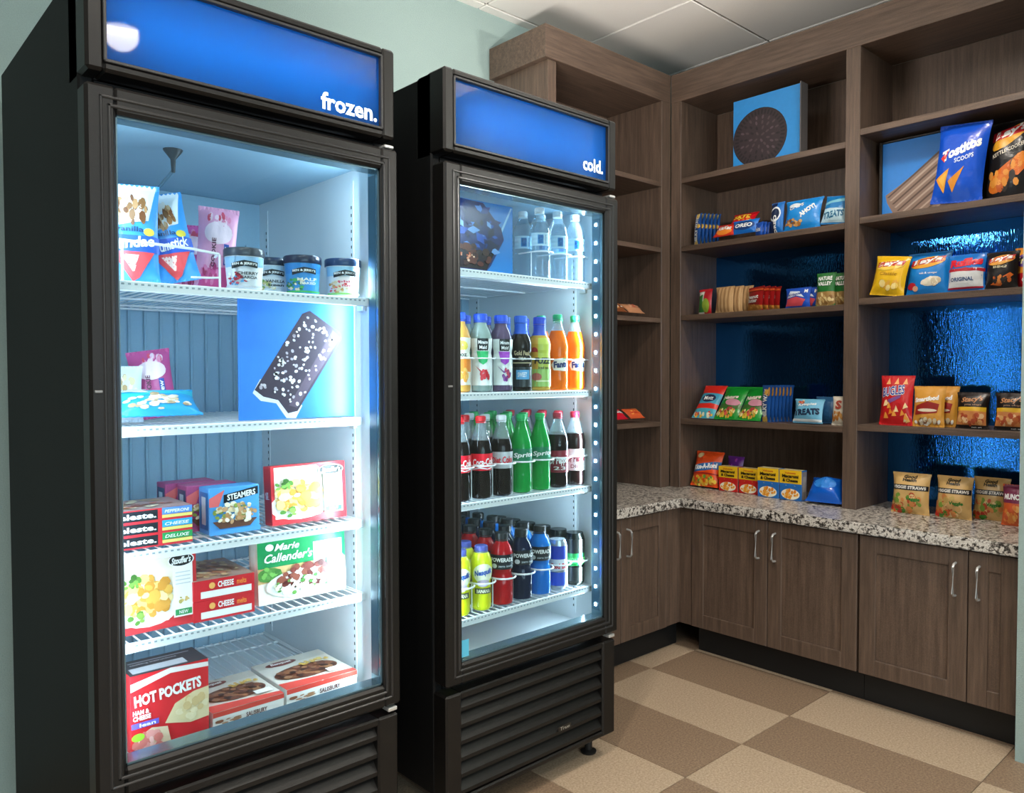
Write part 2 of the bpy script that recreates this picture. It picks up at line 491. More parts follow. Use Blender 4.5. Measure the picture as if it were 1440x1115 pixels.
# ------------------------------------------------------------------ glass-door refrigerators
FD, FB = .79, .70        # outer depth, inner back face
DIODE = G().box(-.0012, .0012, -.0035, .0035, -.0045, .0045, bv=.0006).mesh('led_diode', LEDM)
def fridge(x0, yf, W, word, txt_w, label, shelves, m_r, lanes_rows, sticker):
    t = thing('display_refrigerator', label, 'refrigerator', (x0, yf, 0), 0, 'glass door refrigerators')
    Y0 = .056
    wl = .028
    g = G()
    g.box(0, wl, Y0, FD, .09, 1.985, bv=.004); g.box(W-wl, W, Y0, FD, .09, 1.985, bv=.004)
    g.box(wl, W-wl, FB, FD, .09, 1.985)
    g.box(wl, W-wl, Y0, FB, 1.735, 1.775); g.box(wl, W-wl, Y0+.03, FB, 1.965, 1.985)
    g.box(wl, W-wl, Y0, FB, .09, .40)
    g.build('cabinet', BLACK, t)
    # white interior
    l = G()
    l.box(wl, wl+.004, Y0+.004, FB, .405, 1.731); l.box(W-wl-.004, W-wl, Y0+.004, FB, .405, 1.731)
    l.box(wl+.004, W-wl-.004, Y0+.004, FB, .401, .407)
    lin_o = l.build('liner', LINER, t)
    G().box(wl+.004, W-wl-.004, Y0+.004, FB, 1.727, 1.731).build('ceiling_liner', LINERB, t)
    bp = G().box(wl+.004, W-wl-.004, FB-.012, FB, .408, 1.726).build('back_panel', LINERB, t)
    rg = G().box(-.004, .004, -.006, 0, .41, 1.60, bv=.002).mesh('rib', LINERB)
    k = wl+.03
    while k < W-wl-.02:
        link('rib', rg, bp, (k, FB-.012, 0)); k += .042
    if not sticker:
        G().lathe([(.004, 0), (.006, .030), (.020, .048), (.022, .052)], 14).build('fan_bracket', M('26343c', .5), t, True, (.245, .26, 1.675))
        G().tube([(.245, .26, 1.68), (.215, .45, 1.60), (.20, .55, 1.52)], .004, 6).build('sensor_wire', M('5f8296', .5), t, True)
    # pilaster strips with slots
    sl = G().box(-.0016, 0, -.003, .003, 0, .009).mesh('slot', DARK)
    for yy in (.15, FB-.06):
        pl = G().box(W-wl-.0055, W-wl-.004, yy-.009, yy+.009, .43, 1.70).build('pilaster', LINER, t)
        s = G()
        for q in range(60): s.box(W-wl-.0062, W-wl-.0052, yy-.002, yy+.002, .45+q*.02, .458+q*.02)
        s.build('slots', M('39464d', .6), pl)['kind'] = 'stuff'
    # header sign
    hf = G(); zb, zt = 1.778, 1.992; a, b = .033, .036; gz0, gz1 = 1.798, 1.972
    hf.box(0, a, 0, Y0+.02, zb, zt, bv=.006); hf.box(W-b, W, 0, Y0+.02, zb, zt, bv=.006)
    hf.box(a-.004, W-b+.004, 0, Y0+.02, gz1, zt, bv=.006); hf.box(a-.004, W-b+.004, 0, Y0+.02, zb, gz0, bv=.006)
    hf.box(0, W, .10, .115, zb, zt-.008)
    hf.box(0, W, .06, .11, zb, zb+.006); hf.box(0, W, .06, .11, zt-.012, zt-.006); hf.box(0, .006, .06, .11, zb, zt-.006); hf.box(W-.006, W, .06, .11, zb, zt-.006)
    hd = hf.build('header_frame', BLACK2, t)
    lip = G()
    for (xa, xb, za, zc) in ((a-.002, a+.004, gz0, gz1), (W-b-.004, W-b+.002, gz0, gz1), (a, W-b, gz1-.004, gz1+.002), (a, W-b, gz0-.002, gz0+.004)):
        lip.box(xa, xb, -.0015, .012, za, zc, bv=.0012)
    lip.build('header_trim', M('3a3a3c', .3), hd)
    sp = G().box(a, W-b, .010, .014, gz0-.001, gz1+.001).build('sign_panel', SIGN, t)
    P = Print()
    gw, gh = W-a-b, gz1-gz0
    v, f, asp = glyphs(word, .025, 0)
    P.t(word, 1-(txt_w/2+(.010 if len(word) > 6 else .018))/gw, .20 if len(word) > 6 else .25, txt_w/gw, .040/gh, 'ffffff', .025)
    gx = G()
    for kk, pts, fc, c in P.items: gx.add([(a+x*gw, .0085, gz0+y*gh) for x, y in pts], fc)
    lt = gx.build('lettering', M('ffffff', .5, emit=.9), sp); lt['label'] = 'white lettering on the blue sign'
    for zq in ((gz0+gz1)/2,):
        ld = bpy.data.lights.new('sign_tube', 'AREA'); ld.shape = 'RECTANGLE'; ld.size = W-.14; ld.size_y = .012
        ld.energy = SIGN_W; ld.color = (.75, .88, 1)
        lo = bpy.data.objects.new('sign_tube', ld); COL.objects.link(lo); lo.parent = t
        lo.location = (W/2, .092, zq); lo.rotation_euler = (-PI/2, 0, 0)
    # door
    d = G(); z0, z1 = .397, 1.752; ox0, ox1, oz0, oz1 = .050, W-m_r, .452, 1.702
    d.box(-.004, ox0, -.006, .048, z0, z1, bv=.006); d.box(ox1, W+.004, -.006, .048, z0, z1, bv=.006)
    d.box(ox0-.004, ox1+.004, -.006, .048, oz1, z1, bv=.006); d.box(ox0-.004, ox1+.004, -.006, .048, z0, oz0, bv=.006)
    dr = d.build('door_frame', BLACK2, t)
    ib = G()
    for q, (e0, e1) in enumerate(((.020, .026), (.034, .041))):
        yy = -.0085+.0*q
        ib.box(e0, e1, yy, .0, z0+e0, z1-e0, bv=.002); ib.box(W-e1, W-e0, yy, .0, z0+e0, z1-e0, bv=.002)
        ib.box(e0, W-e0, yy, .0, z1-e1, z1-e0, bv=.002); ib.box(e0, W-e0, yy, .0, z0+e0, z0+e1, bv=.002)
    ib.build('frame_bead', M('2b2b2c', .28), dr)
    ga = G()
    for (xa, xb, za, zc) in ((ox0, ox0+.004, oz0, oz1), (ox1-.004, ox1, oz0, oz1), (ox0, ox1, oz0, oz0+.004), (ox0, ox1, oz1-.004, oz1)):
        ga.box(xa, xb, .006, .048, za, zc)
    ga.build('glazing_spacer', M('6f8c98', .25, metal=.7), dr)
    G().box(ox0+.001, ox1-.001, .009, .012, oz0+.001, oz1-.001).build('glass_pane', GLASS, t)
    hg = G(); hg.box(W-.030, W-.004, .000, .03, 1.755, 1.763, bv=.002); hg.build('hinge', STEEL, t)
    hg = G(); hg.box(W-.030, W-.004, .000, .03, .380, .390, bv=.002); hg.build('hinge', STEEL, t)
    G().box(.004, .018, -.0085, -.005, 1.176, 1.181, bv=.001).build('door_latch', M('9a9a9a', .3, metal=.6), t)
    if sticker:
        G().box(ox0+.004, ox0+.03, .0075, .0088, oz0+.01, oz0+.055).build('sticker', M('58b6d6', .5), t)
    # grille: a frame with louvre slats
    gr = G()
    gr.box(0, .052, .002, .06, .073, .372, bv=.005); gr.box(W-.058, W, .002, .06, .073, .372, bv=.005)
    gr.box(.048, W-.054, .004, .06, .352, .372, bv=.004); gr.box(.048, W-.054, .004, .06, .073, .090, bv=.004)
    go = gr.build('grille_frame', BLACK2, t)
    G().box(.05, W-.056, .045, .056, .085, .36).build('grille_back', DARK, go)
    s = G(); s.add([(.050, .008, 0), (W-.056, .008, 0), (W-.056, .040, .036), (.050, .040, .036), (.050, .008, -.010), (W-.056, .008, -.010), (W-.056, .046, .030), (.050, .046, .030)],
                   [(0, 1, 2, 3), (4, 7, 6, 5), (0, 4, 5, 1), (3, 2, 6, 7), (0, 3, 7, 4), (1, 5, 6, 2)])
    sm = s.mesh('slat', BLACK2)
    for q in range(6): link('slat', sm, go, (0, 0, .106+q*.0445))
    em = G(); em.box(W*.62, W*.62+.055, .0035, .006, .150, .166, bv=.001)
    eo = em.build('emblem', M('2c2a27', .3, metal=.5), t)
    gx = G(); vv, ff, _ = glyphs('True', .01, .2); gx.add([(W*.62+.0275+x*.04, .003, .158+y*.010) for x, y in vv], ff); gx.build('lettering', M('a39c90', .4), eo)
    for fx in (.05, W-.05):
        for fy in (.07, FD-.06):
            G().lathe([(.024, 0), (.026, .006), (.012, .012), (.012, .095)], 14).build('foot', DARK, t, True, (fx, fy, 0))
    # LED strips behind both door posts
    for sgn, xa, xb, ya, yb in ((1, wl+.005, .046, .049, .066), (-1, W-m_r-.005, W-m_r-.0005, .014, .047)):
        st = G().box(xa, xb, ya, yb, .47, 1.69, bv=.0015).build('led_strip', M('2c4f62', .35), t)
        xf = xb+.001 if sgn > 0 else xa-.001
        if sgn > 0 or sticker:
            for q in range(22): link('led_diode', DIODE, st, (xf, (ya+yb)/2, .488+q*.0563))
        ld = bpy.data.lights.new('led_lamp', 'AREA'); ld.shape = 'RECTANGLE'; ld.size = .012; ld.size_y = 1.24
        ld.energy = LED_W*(.34 if sgn > 0 else 1.2); ld.color = (.74, .90, 1.0)
        lo = bpy.data.objects.new('led_lamp', ld); COL.objects.link(lo); lo.parent = t
        lo.location = (xf+sgn*.012, .070, 1.08)
        lo.rotation_euler = Vector((sgn*.80, .60, 0)).to_track_quat('-Z', 'Y').to_euler()
    # wire shelves
    for (zs, yfr, hoops) in shelves:
        s = G(); yb = FB-.025; xa, xb = wl+.012, W-wl-.012
        n = 26
        for q in range(n+1):
            x = xa+(xb-xa)*q/n
            s.tube([(x, yfr, zs-.004), (x, yb, zs-.004)], .0019, 5)
        for yy in (yfr+.10, (yfr+yb)/2, yb-.1, yb): s.tube([(xa, yy, zs-.0085), (xb, yy, zs-.0085)], .003, 6)
        for x in (xa, xb): s.tube([(x, yfr, zs-.0085), (x, yb, zs-.0085)], .003, 6)
        so = s.build('wire_shelf', WIRE, t, True); 
        fr = G(); fr.box(xa-.003, xb+.003, yfr-.006, yfr, zs-.022, zs-.001, bv=.002)
        fo = fr.build('front_rail', WIRE, so)
        sg = G(); nn = int((xb-xa)/.0125)
        for q in range(nn):
            x = xa+.006+q*.0125
            sg.box(x, x+.0055, yfr-.0068, yfr-.0055, zs-.0095, zs-.006)
        sg.build('rail_slots', M('97a4ad', .5), fo)['kind'] = 'stuff'
        G().box(xa-.004, xa+.01, yb-.03, yb, zs-.03, zs-.012).build('shelf_clip', STEEL, so)
        G().box(xb-.006, xb+.006, yfr+.02, yfr+.045, zs-.032, zs-.012, bv=.002).build('shelf_clip', STEEL, so)
        if hoops:
            zz, lx, rr = hoops
            for x in lx:
                h = G(); X = x-x0
                pts = [(X-.0395, yfr+.09, zs+zz)]
                for q in range(9):
                    an = PI+PI*q/8
                    pts.append((X+.0375*math.cos(an), yfr+.036+.040*math.sin(an), zs+zz))
                pts.append((X+.0395, yfr+.09, zs+zz))
                h.tube(pts, rr, 6)
                h.tube([(X-.0385, yfr+.036, zs+zz), (X-.0385, yfr+.036, zs-.003)], rr*.8, 5)
                h.build('lane_hoop', WIRE, so, True)
    return t

BX0, BYF, BW = 1.222, 1.592, .672
LANES = [1.8228-.0782*(6-k) for k in range(7)]
AX0, AYF, AW = .403, 1.606, .680
fridge(AX0, AYF, AW, 'frozen.', .148, 'black glass door freezer with a backlit blue frozen sign on top',
       [(1.398, .062, None), (1.104, .105, None), (.846, .100, None), (.662, .095, None), (.422, .085, None)], .044, 0, False)
fridge(BX0, BYF, BW, 'cold.', .090, 'black glass door cooler full of bottles under a backlit blue cold sign',
       [(1.497, .070, (.078, LANES[4:], .0022)), (1.160, .070, (.094, LANES, .0020)), (.858, .070, (.094, LANES, .0026)), (.540, .070, (.080, LANES, .0026))], .056, 0, True)

t = thing('added_fill_uplight', 'added slim white fill light strip lying on top of the cooler', 'lamp', (1.62, 1.80, 1.9855))  # unseen strip added on the cooler top to lift the ceiling
g = G(); g.box(-.22, .22, -.04, .04, 0, .006, bv=.002); g.box(-.22, .22, -.04, -.034, .006, .03, bv=.002); g.box(-.22, .22, .034, .04, .006, .03, bv=.002); g.build('trough', M('e9e7e2', .5), t)
G().box(-.21, .21, -.02, .02, .0062, .010).build('lamp_tube', LAMPM, t)
ld = bpy.data.lights.new('fill_uplight_lamp', 'AREA'); ld.shape = 'RECTANGLE'; ld.size = .42; ld.size_y = .06; ld.energy = FILL_UPLIGHT_W; ld.color = (1, .95, .89)
lo = bpy.data.objects.new('fill_uplight_lamp', ld); COL.objects.link(lo); lo.parent = t; lo.location = (0, 0, .032)
lo.rotation_euler = Vector((.72, .05, .70)).to_track_quat('-Z', 'Y').to_euler()

# ------------------------------------------------------------------ built-in shelving and base cabinets
SX, SYL, XB, YB = 3.07, 2.248, 3.372, 2.592    # shelf faces and backs
CT, CB = 2.613, 2.481
TOPS_L = [2.124, 1.806, 1.484, .998]
TOPS_R = [2.160, 1.817, 1.502, 1.009]
YEND = .725
CZ = .671
def shelving():
    t = thing('bookcase', 'tall dark wood built-in shelving with blue back panels along the counter', 'shelving', (SX, 1.4, CZ))
    def b(name, x0, x1, y0, y1, z0, z1, mt, bv=.0015, par=None):
        g = G(); g.box(x0-SX, x1-SX, y0-1.4, y1-1.4, z0-CZ, z1-CZ, bv=bv); return g.build(name, mt, par or t)
    b('crown', SX-.0, XB, YEND, SYL+.0, CB, CT, WOOD_Y)
    b('stile', SX, SX+.30, 2.190, 2.2465, CZ, CB, WOOD_Z)
    b('divider', SX, XB, 1.355, 1.412, CZ, CB, WOOD_Z)
    b('side_panel', SX, XB, YEND, YEND+.045, CZ, CB, WOOD_Z)
    b('back_panel', XB-.0, XB+.012, YEND, 2.246, CZ, CB, WOOD_Z)
    b('blue_back_panel', XB-.004, XB-.0005, YEND+.046, 1.3545, CZ+.001, TOPS_R[1]-.026, PANEL, 0)
    b('blue_back_panel', XB-.004, XB-.0005, 1.4125, 2.1895, TOPS_L[3]+.001, TOPS_L[1]-.026, PANEL, 0)
    for z in TOPS_L: b('shelf', SX+.002, XB-.005, 1.4122, 2.1898, z-.025, z, WOOD_Y)
    for z in TOPS_R: b('shelf', SX+.002, XB-.005, YEND+.0452, 1.3548, z-.025, z, WOOD_Y)
    t2 = thing('bookcase', 'narrow dark wood built-in shelving in the corner behind the cooler', 'shelving', (2.6, SYL, CZ))
    def c(name, x0, x1, y0, y1, z0, z1, mt, bv=.0015):
        g = G(); g.box(x0-2.6, x1-2.6, y0-SYL, y1-SYL, z0-CZ, z1-CZ, bv=bv); return g.build(name, mt, t2)
    c('crown', 2.235, SX-.001, SYL, YB, CB, CT, WOOD_X)
    c('side_panel', 2.262, 2.310, SYL+.012, YB, CZ, CB, WOOD_Z)
    c('stile', 3.000, SX-.001, SYL, YB, CZ, CB, WOOD_Z)
    c('back_panel', 2.310, 3.0, YB-.012, YB, CZ, CB, WOOD_Z)
    for z in (2.105, 1.800, 1.470, .984): c('shelf', 2.3105, 2.9995, SYL+.002, YB-.0125, z-.022, z, WOOD_X)
shelving()

KX, KY = 2.897, 2.082      # toe kick faces
DX, DY = 2.838, 2.022      # door faces
EX, EY = 2.812, 1.996      # counter edges
def counter():
    pts = [(2.14, EY), (EX, EY), (EX, .7245), (3.70, .7245), (3.70, 2.598), (2.14, 2.598)]
    o = tag(link('countertop', bpy.data.meshes.new('countertop')), 'speckled grey granite countertop turning the corner below the shelves', 'countertop')
    bm = bmesh.new()
    fs = bm.faces.new([bm.verts.new((x, y, CZ-.040)) for x, y in pts])
    ex = bmesh.ops.extrude_face_region(bm, geom=[fs])
    for v in ex['geom']:
        if isinstance(v, bmesh.types.BMVert): v.co.z = CZ
    bmesh.ops.recalc_face_normals(bm, faces=bm.faces)
    bmesh.ops.bevel(bm, geom=[e for e in bm.edges if all(abs(v.co.z-CZ) < 1e-4 for v in e.verts) or all(abs(v.co.z-CZ+.04) < 1e-4 for v in e.verts)], offset=.004, segments=2, affect='EDGES')
    bm.to_mesh(o.data); bm.free(); o.data.materials.append(GRANITE)
counter()
def shaker_door(par, w, h, handle_x, mt=WOOD_Z):
    """door local: x 0..w, front at y=0, z 0..h, parent gives the place"""
    fr = .058
    g = G()
    g.box(0, fr, 0, .02, 0, h, bv=.0015); g.box(w-fr, w, 0, .02, 0, h, bv=.0015)
    g.box(fr, w-fr, 0, .02, h-fr, h, bv=.0015); g.box(fr, w-fr, 0, .02, 0, fr, bv=.0015)
    d = g.build('door', mt, par)
    pn = G(); pn.box(fr-.002, w-fr+.002, .008, .016, fr-.002, h-fr+.002); pn.build('door_panel', mt, d)
    hx = handle_x; h0 = h-.155; h1 = h-.045
    hg = G(); pts = [(hx, .001, h0), (hx, -.018, h0+.002), (hx, -.026, h0+.010), (hx, -.026, h1-.010), (hx, -.018, h1-.002), (hx, .001, h1)]
    hg.tube(pts, .0042, 8); hg.build('handle', STEEL, d, True)
    return d
def cabinet_run():
    zb, zt = .118, .629
    # units along the right wall: doors run along -Y, local x = -Y
    for k, (ya, yb, lab) in enumerate(((1.962, 1.241, 'two-door dark wood base cabinet next to the inside corner'),
                                       (1.239, .7245, 'two-door dark wood base cabinet furthest along from the inside corner'))):
        t = thing('base_cabinet', lab, 'cabinet', (DX, ya, 0), -90, 'base cabinets')
        w = ya-yb
        G().box(.001, w-.001, .021, .56, zb, zt).build('carcass', WOOD_Z, t)
        G().box(.0, w, KX-DX, KX-DX+.015, .0, zb-.0005).build('toe_kick', DARK, t)
        dw = .3585
        n = 2
        for i in range(n):
            x0 = .0015+i*dw; x1 = min(w-.001, (i+1)*dw-.0015)
            if i == 1 and k == 1:
                x1 = w-.002
            d = shaker_door(t, x1-x0, zt-zb-.006, (x1-x0-.036) if i == 0 else .032)
            d.location = (x0, 0, zb)
    t = thing('base_cabinet', 'dark wood base cabinet beside the cooler with two bar handles', 'cabinet', (2.14, DY, 0), 0, 'base cabinets')
    G().box(.001, .61, .021, .55, zb, zt).build('carcass', WOOD_Z, t)
    G().box(0, KX-2.14, KY-DY, KY-DY+.015, 0, zb-.0005).build('toe_kick', DARK, t)
    for x0, x1, hx in ((.0, .296, .262), (.299, .606, .036)):
        d = shaker_door(t, x1-x0, zt-zb-.006, hx); d.location = (x0, 0, zb)
    f = thing('corner_filler', 'plain dark wood corner filler between the two base cabinet runs', 'filler panel', (2.752, DY, 0))
    G().box(0, DX-2.752+.02, .004, .02, zb, zt, bv=.001).build('filler_panel', WOOD_Z, f)
    G().box(DX-2.752+.004, DX-2.752+.02, -.058, .004, zb, zt, bv=.001).build('filler_panel', WOOD_Z, f)
cabinet_run()

# ------------------------------------------------------------------ package builders
def bag_fn(w, h, d, side, seed, pinch=.10):
    def raw(x, y, off):
        s = max(-1, min(1, 2*x-1)); t = max(0, min(1, y))
        k = max(0, min(1, (t-.045)/.91))
        T = math.sin(PI*k)**.55 if 0 < k < 1 else 0
        bul = (1-abs(s)**2.6)**.75 if abs(s) < 1 else 0
        px = s*w/2*(1-pinch*T*abs(s)**2*.8)
        wr = noise.noise(Vector((s*2.3+seed*3.1, t*3.6, side*4+seed)))
        wr2 = noise.noise(Vector((s*6+seed, t*9, seed*1.7+side)))
        py = d/2*T*bul*(1+.20*wr) + d*.055*wr2*(.35+.65*(1-T))*min(1, T*3) + off*(1.0)
        return Vector((px, side*(py+.0006), t*h))
    def fn(x, y, off=0):
        return raw(x, y, off+(.0006 if off else 0))
    return fn
def Bag(name, label, cat, loc, rz, w, h, d, base, prn, lean=8, group=None, roll=0, seed=None, rough=.3, nx=14, ny=18):
    seed = seed if seed is not None else random.random()*50
    loc = (loc[0], loc[1], loc[2]+abs(math.sin(R(roll)))*w/2+((.13 if lean > 30 else .40)*d*math.sin(R(lean)) if lean > 11 else 0))
    t = thing(name, label, cat, loc, rz, group, rx=-lean, ry=roll)
    ff, fb = bag_fn(w, h, d, -1, seed), bag_fn(w, h, d*(.35 if lean > 30 else 1), 1, seed)
    g = G()
    for fn in (ff, fb):
        g.add([fn(i/nx, j/ny, 0) for j in range(ny+1) for i in range(nx+1)],
              [(j*(nx+1)+i, j*(nx+1)+i+1, (j+1)*(nx+1)+i+1, (j+1)*(nx+1)+i) for j in range(ny) for i in range(nx)])
    g.build('pouch', M(base, rough, var=.06, ns=30, bump=.22, bs=38), t, True)
    for z0, z1 in ((.0, .055), (.945, 1.0)):
        sl = G(); n = 22
        v = []
        for yy in (z0, z1):
            for i in range(n+1):
                x = -w/2+w*i/n; zz = .0009 if i % 2 else -.0004
                v += [(x, -.0016-zz, yy*h), (x, .0016-zz, yy*h)]
        fcs = []
        for i in range(n):
            a, b = 2*i, 2*i+2; c, e = a+2*(n+1), b+2*(n+1)
            fcs += [(a, b, e, c), (b+1, a+1, c+1, e+1), (a, a+1, b+1, b), (c, e, e+1, c+1)]
        fcs += [(0, 2*(n+1), 2*(n+1)+1, 1), (2*n, 2*n+1, 2*n+1+2*(n+1), 2*n+2*(n+1))]
        sl.add(v, fcs).build('seal', M(base, .35, var=.1), t)
    grid = [[ff(i/nx, j/ny, 0) for i in range(nx+1)] for j in range(ny+1)]
    def on_mesh(x, y, off):
        i = min(nx-1, int(x*nx)); j = min(ny-1, int(y*ny)); u, v = x*nx-i, y*ny-j
        q = grid[j][i].lerp(grid[j][i+1], u).lerp(grid[j+1][i].lerp(grid[j+1][i+1], u), v)
        nn = (grid[j][i+1]-grid[j][i]).cross(grid[j+1][i]-grid[j][i])
        return q+(nn.normalized() if nn.length > 1e-9 else Vector((0, -1, 0)))*(off*.8+.0003)
    if prn: prn.put(on_mesh, t, sub=.075, rough=.38)
    return t
def Carton(name, label, cat, loc, rz, w, h, d, base, front=None, top=None, left=None, right=None, group=None, lean=0, side=None):
    t = thing(name, label, cat, loc, rz, group, rx=-lean)
    G().box(-w/2, w/2, -d/2, d/2, 0, h, bv=.0015).build('carton', M(base, .4, var=.05), t)
    fl = G(); fl.box(-w/2+.002, w/2-.002, -.0007, .0007, h-.0002, h+.0006) if False else fl.box(w/2-.0004, w/2+.0006, -d/2+.003, d/2-.003, h*.5-.0008, h*.5+.0008)
    fl.build('flap_seam', M('b9b0a4', .6), t)
    B = 1e9
    if front: front.put(lambda x, y, o: Vector(((x-.5)*w, -d/2-o, y*h)), t, B)
    if top: top.put(lambda x, y, o: Vector(((x-.5)*w, -d/2+y*d, h+o)), t, B)
    if left: left.put(lambda x, y, o: Vector((-w/2-o, (.5-x)*d, y*h)), t, B)
    if right: right.put(lambda x, y, o: Vector((w/2+o, (x-.5)*d, y*h)), t, B)
    return t
def prof_r(prof, z):
    for (r0, z0), (r1, z1) in zip(prof, prof[1:]):
        if z0 <= z <= z1 and z1 > z0: return r0+(r1-r0)*(z-z0)/(z1-z0)
    return prof[-1][0]
def wrap(prof, z0, z1, arc=PI, gap=.0):
    """print surface wrapped on a lathe, face fractions over an arc centred on the front"""
    def fn(x, y, off):
        z = z0+(z1-z0)*y; r = prof_r(prof, z)+off+gap; a = -PI/2+(x-.5)*arc
        return Vector((r*math.cos(a), r*math.sin(a), z))
    return fn
def band(prof, z0, z1, gap=.0006, n=3):
    zs = [z0+(z1-z0)*i/n for i in range(n+1)]
    return [(prof_r(prof, z)+gap, z) for z in zs]

def Bottle(name, label, cat, prof, body, cap, capc, lab=None, prn=None, neck=None, fill=None, group=None, sleeve=None, cap_r=.0145, extra=None):
    """prof: outline (r, z) up to the neck finish; lab = (z0, z1, colour)"""
    t = thing(name, label, cat, (0, 0, 0), 0, group)
    if fill:
        lo = [p for p in prof if p[1] < fill]+[(prof_r(prof, fill), fill)]
        up = [(prof_r(prof, fill), fill)]+[p for p in prof if p[1] > fill]
        G().lathe(lo+[(.001, fill)], 22).build('liquid_body', body, t, True)
        G().lathe(up, 22, cap=False).build('neck', neck or NECK, t, True)
    else:
        G().lathe(prof, 22).build('body', body, t, True)
    zc = prof[-1][1]
    c0, c1 = cap
    cg = G(); cg.lathe([(cap_r, c0), (cap_r+.0006, c0+.002), (cap_r, c1-.002), (cap_r-.002, c1)], 20)
    for i in range(20):
        a = 2*PI*i/20
        cg.tube([((cap_r+.0002)*math.cos(a), (cap_r+.0002)*math.sin(a), c0+.003), ((cap_r+.0002)*math.cos(a), (cap_r+.0002)*math.sin(a), c1-.003)], .0006, 3)
    co = cg.build('cap', M(capc, .35), t)
    cr = G(); cr.lathe([(cap_r+.0002, c0-.0045), (cap_r+.0008, c0-.003), (cap_r+.0002, c0-.0012)], 20); cr.build('tamper_ring', M(capc, .4), co, True)
    if lab:
        for (z0, z1, c) in (lab if isinstance(lab, list) else [lab]):
            G().lathe(band(prof, z0, z1), 26, cap=False).build('label', M(c, .35, var=.04), t, True)
    if prn:
        for (p, z0, z1, arc) in prn: p.put(wrap(prof, z0, z1, arc, .0008), t, .15)
    return t

# ------------------------------------------------------------------ drinks in the cooler
ORD = ['first', 'second', 'third', 'fourth', 'fifth', 'sixth', 'seventh']
def lane(proto, k, z, rows, desc, y0=1.702, dy=.0735, turn=-28, lanes=None):
    x = (lanes or LANES)[k]
    for j in range(rows):
        lab = desc+', '+ORD[j]+' in its lane'
        rz = turn+random.uniform(-9, 9)
        loc = (x+random.uniform(-.0003, .0003), y0+dy*j, z)
        if j == 0:
            proto.location = loc; proto.rotation_euler = (0, 0, R(rz)); proto['label'] = lab
        else: copy_thing(proto, loc, rz, lab)

P_SODA = [(.024, 0), (.031, .004), (.0325, .012), (.0325, .055), (.0300, .075), (.0325, .098), (.0335, .135), (.030, .155), (.0215, .182), (.0150, .203), (.0125, .214), (.0125, .222)]
P_PEP = [(.024, 0), (.031, .004), (.0330, .014), (.0320, .040), (.0330, .05), (.0330, .115), (.0335, .14), (.0305, .160), (.0215, .186), (.0150, .205), (.0125, .214), (.0125, .222)]
P_JUICE = [(.026, 0), (.0315, .004), (.0325, .012), (.0315, .030), (.0325, .070), (.0315, .100), (.0290, .112), (.0325, .124), (.0330, .150), (.0270, .172), (.0190, .186), (.0175, .200), (.0175, .208)]
P_TEA = [(.026, 0), (.0315, .004), (.0325, .012), (.0325, .100), (.0290, .108), (.0325, .118), (.0330, .140), (.0270, .162), (.0190, .172), (.0175, .200), (.0175, .208)]
P_SPORT = [(.026, 0), (.0325, .004), (.0335, .012), (.0335, .078), (.0290, .088), (.0290, .098), (.0335, .108), (.0335, .150), (.0270, .168), (.0190, .180), (.0170, .188), (.0170, .196)]
P_SHAKE = [(.024, 0), (.0270, .004), (.0285, .012), (.0280, .06), (.0265, .080), (.0300, .098), (.0315, .120), (.0300, .140), (.0235, .158), (.0175, .165), (.0170, .172)]
P_WATER = [(.024, 0), (.0305, .004), (.0320, .012)]+[(.0320-.0012*(i % 2), .016+.0065*i) for i in range(18)]+[(.0320, .140), (.0285, .160), (.0190, .180), (.0125, .192), (.0125, .200)]
WHITE = 'f4f4f2'
grp = 'drinks in the cooler'
# water, top shelf
p = Print().r(.0, .0, 1, 1, 'bfe3f5').r(.35, .15, .62, .85, '2f95d8').t('WATER', .5, .5, .62, .22, '123f86', .02, rot=90).t('natural spring', .72, .5, .7, .1, '1c4f96', .0, rot=90)
w = Bottle('water_bottle', 'x', 'bottle', P_WATER, PET, (.199, .214), 'f2f6f8', None, [(p, .096, .135, 2.0)], group=grp)
DW = 'clear water bottle with blue label'
lane(w, 6, 1.497, 2, DW+' against the cooler wall')
for k, n in ((5, 'between two water bottles'), (4, 'beside the cola poster')):
    w2 = copy_thing(w, (0, 0, 0)); lane(w2, k, 1.497, 2, DW+' '+n)
# juices, second shelf
def juice(top, fruit, body, wordc, lanek, desc):
    p = Print()
    p.r(0, 0, 1, 1, 'eef2f0').r(.28, .74, .72, 1.0, '141414').t('Minute', .5, .92, .36, .075, 'ffffff', .02).t('Maid', .5, .81, .28, .075, 'ffffff', .02)
    p.p([(.24, .73), (.76, .73), (.66, .50), (.50, .44), (.34, .50)], top)
    p.food(.58, .22, .16, .13, fruit, 14, .055, lanek+3).p([(.2, .42), (.45, .30), (.7, .34), (.45, .26)], fruit[0])
    b = Bottle('juice_bottle', 'x', 'bottle', P_JUICE, Mliquid(body, .25), (.200, .220), '1f4fd0', None, [(p, .018, .150, 2.2)], group=grp, cap_r=.0195)
    lane(b, lanek, 1.160, 2, desc, turn=-30)
p = Print().r(0, 0, 1, 1, 'f3efe2').e(.5, .82, .3, .12, 'f0dc5a').r(0, .28, 1, .55, 'ee8a2c').t('12oz', .5, .65, .5, .1, '2a2a2a').food(.5, .2, .3, .12, ['f0a040', 'f7c56a'], 8, .09)
b = Bottle('juice_bottle', 'x', 'bottle', P_JUICE, Mliquid('f0b458', .2), (.200, .220), '1f4fd0', None, [(p, .02, .150, 2.2)], group=grp, cap_r=.0195)
lane(b, 0, 1.160, 2, 'pale orange juice bottle with blue cap by the door post')
juice('2fb56a', ['c8182c', 'd93440'], '9fb4ae', 'f', 1, 'juice bottle with green ribbon and red fruit on label')
juice('a63cc0', ['7a2f86', 'c8475f', '9a4fa6'], '6d5a78', 'f', 2, 'juice bottle with purple ribbon and grapes on label')
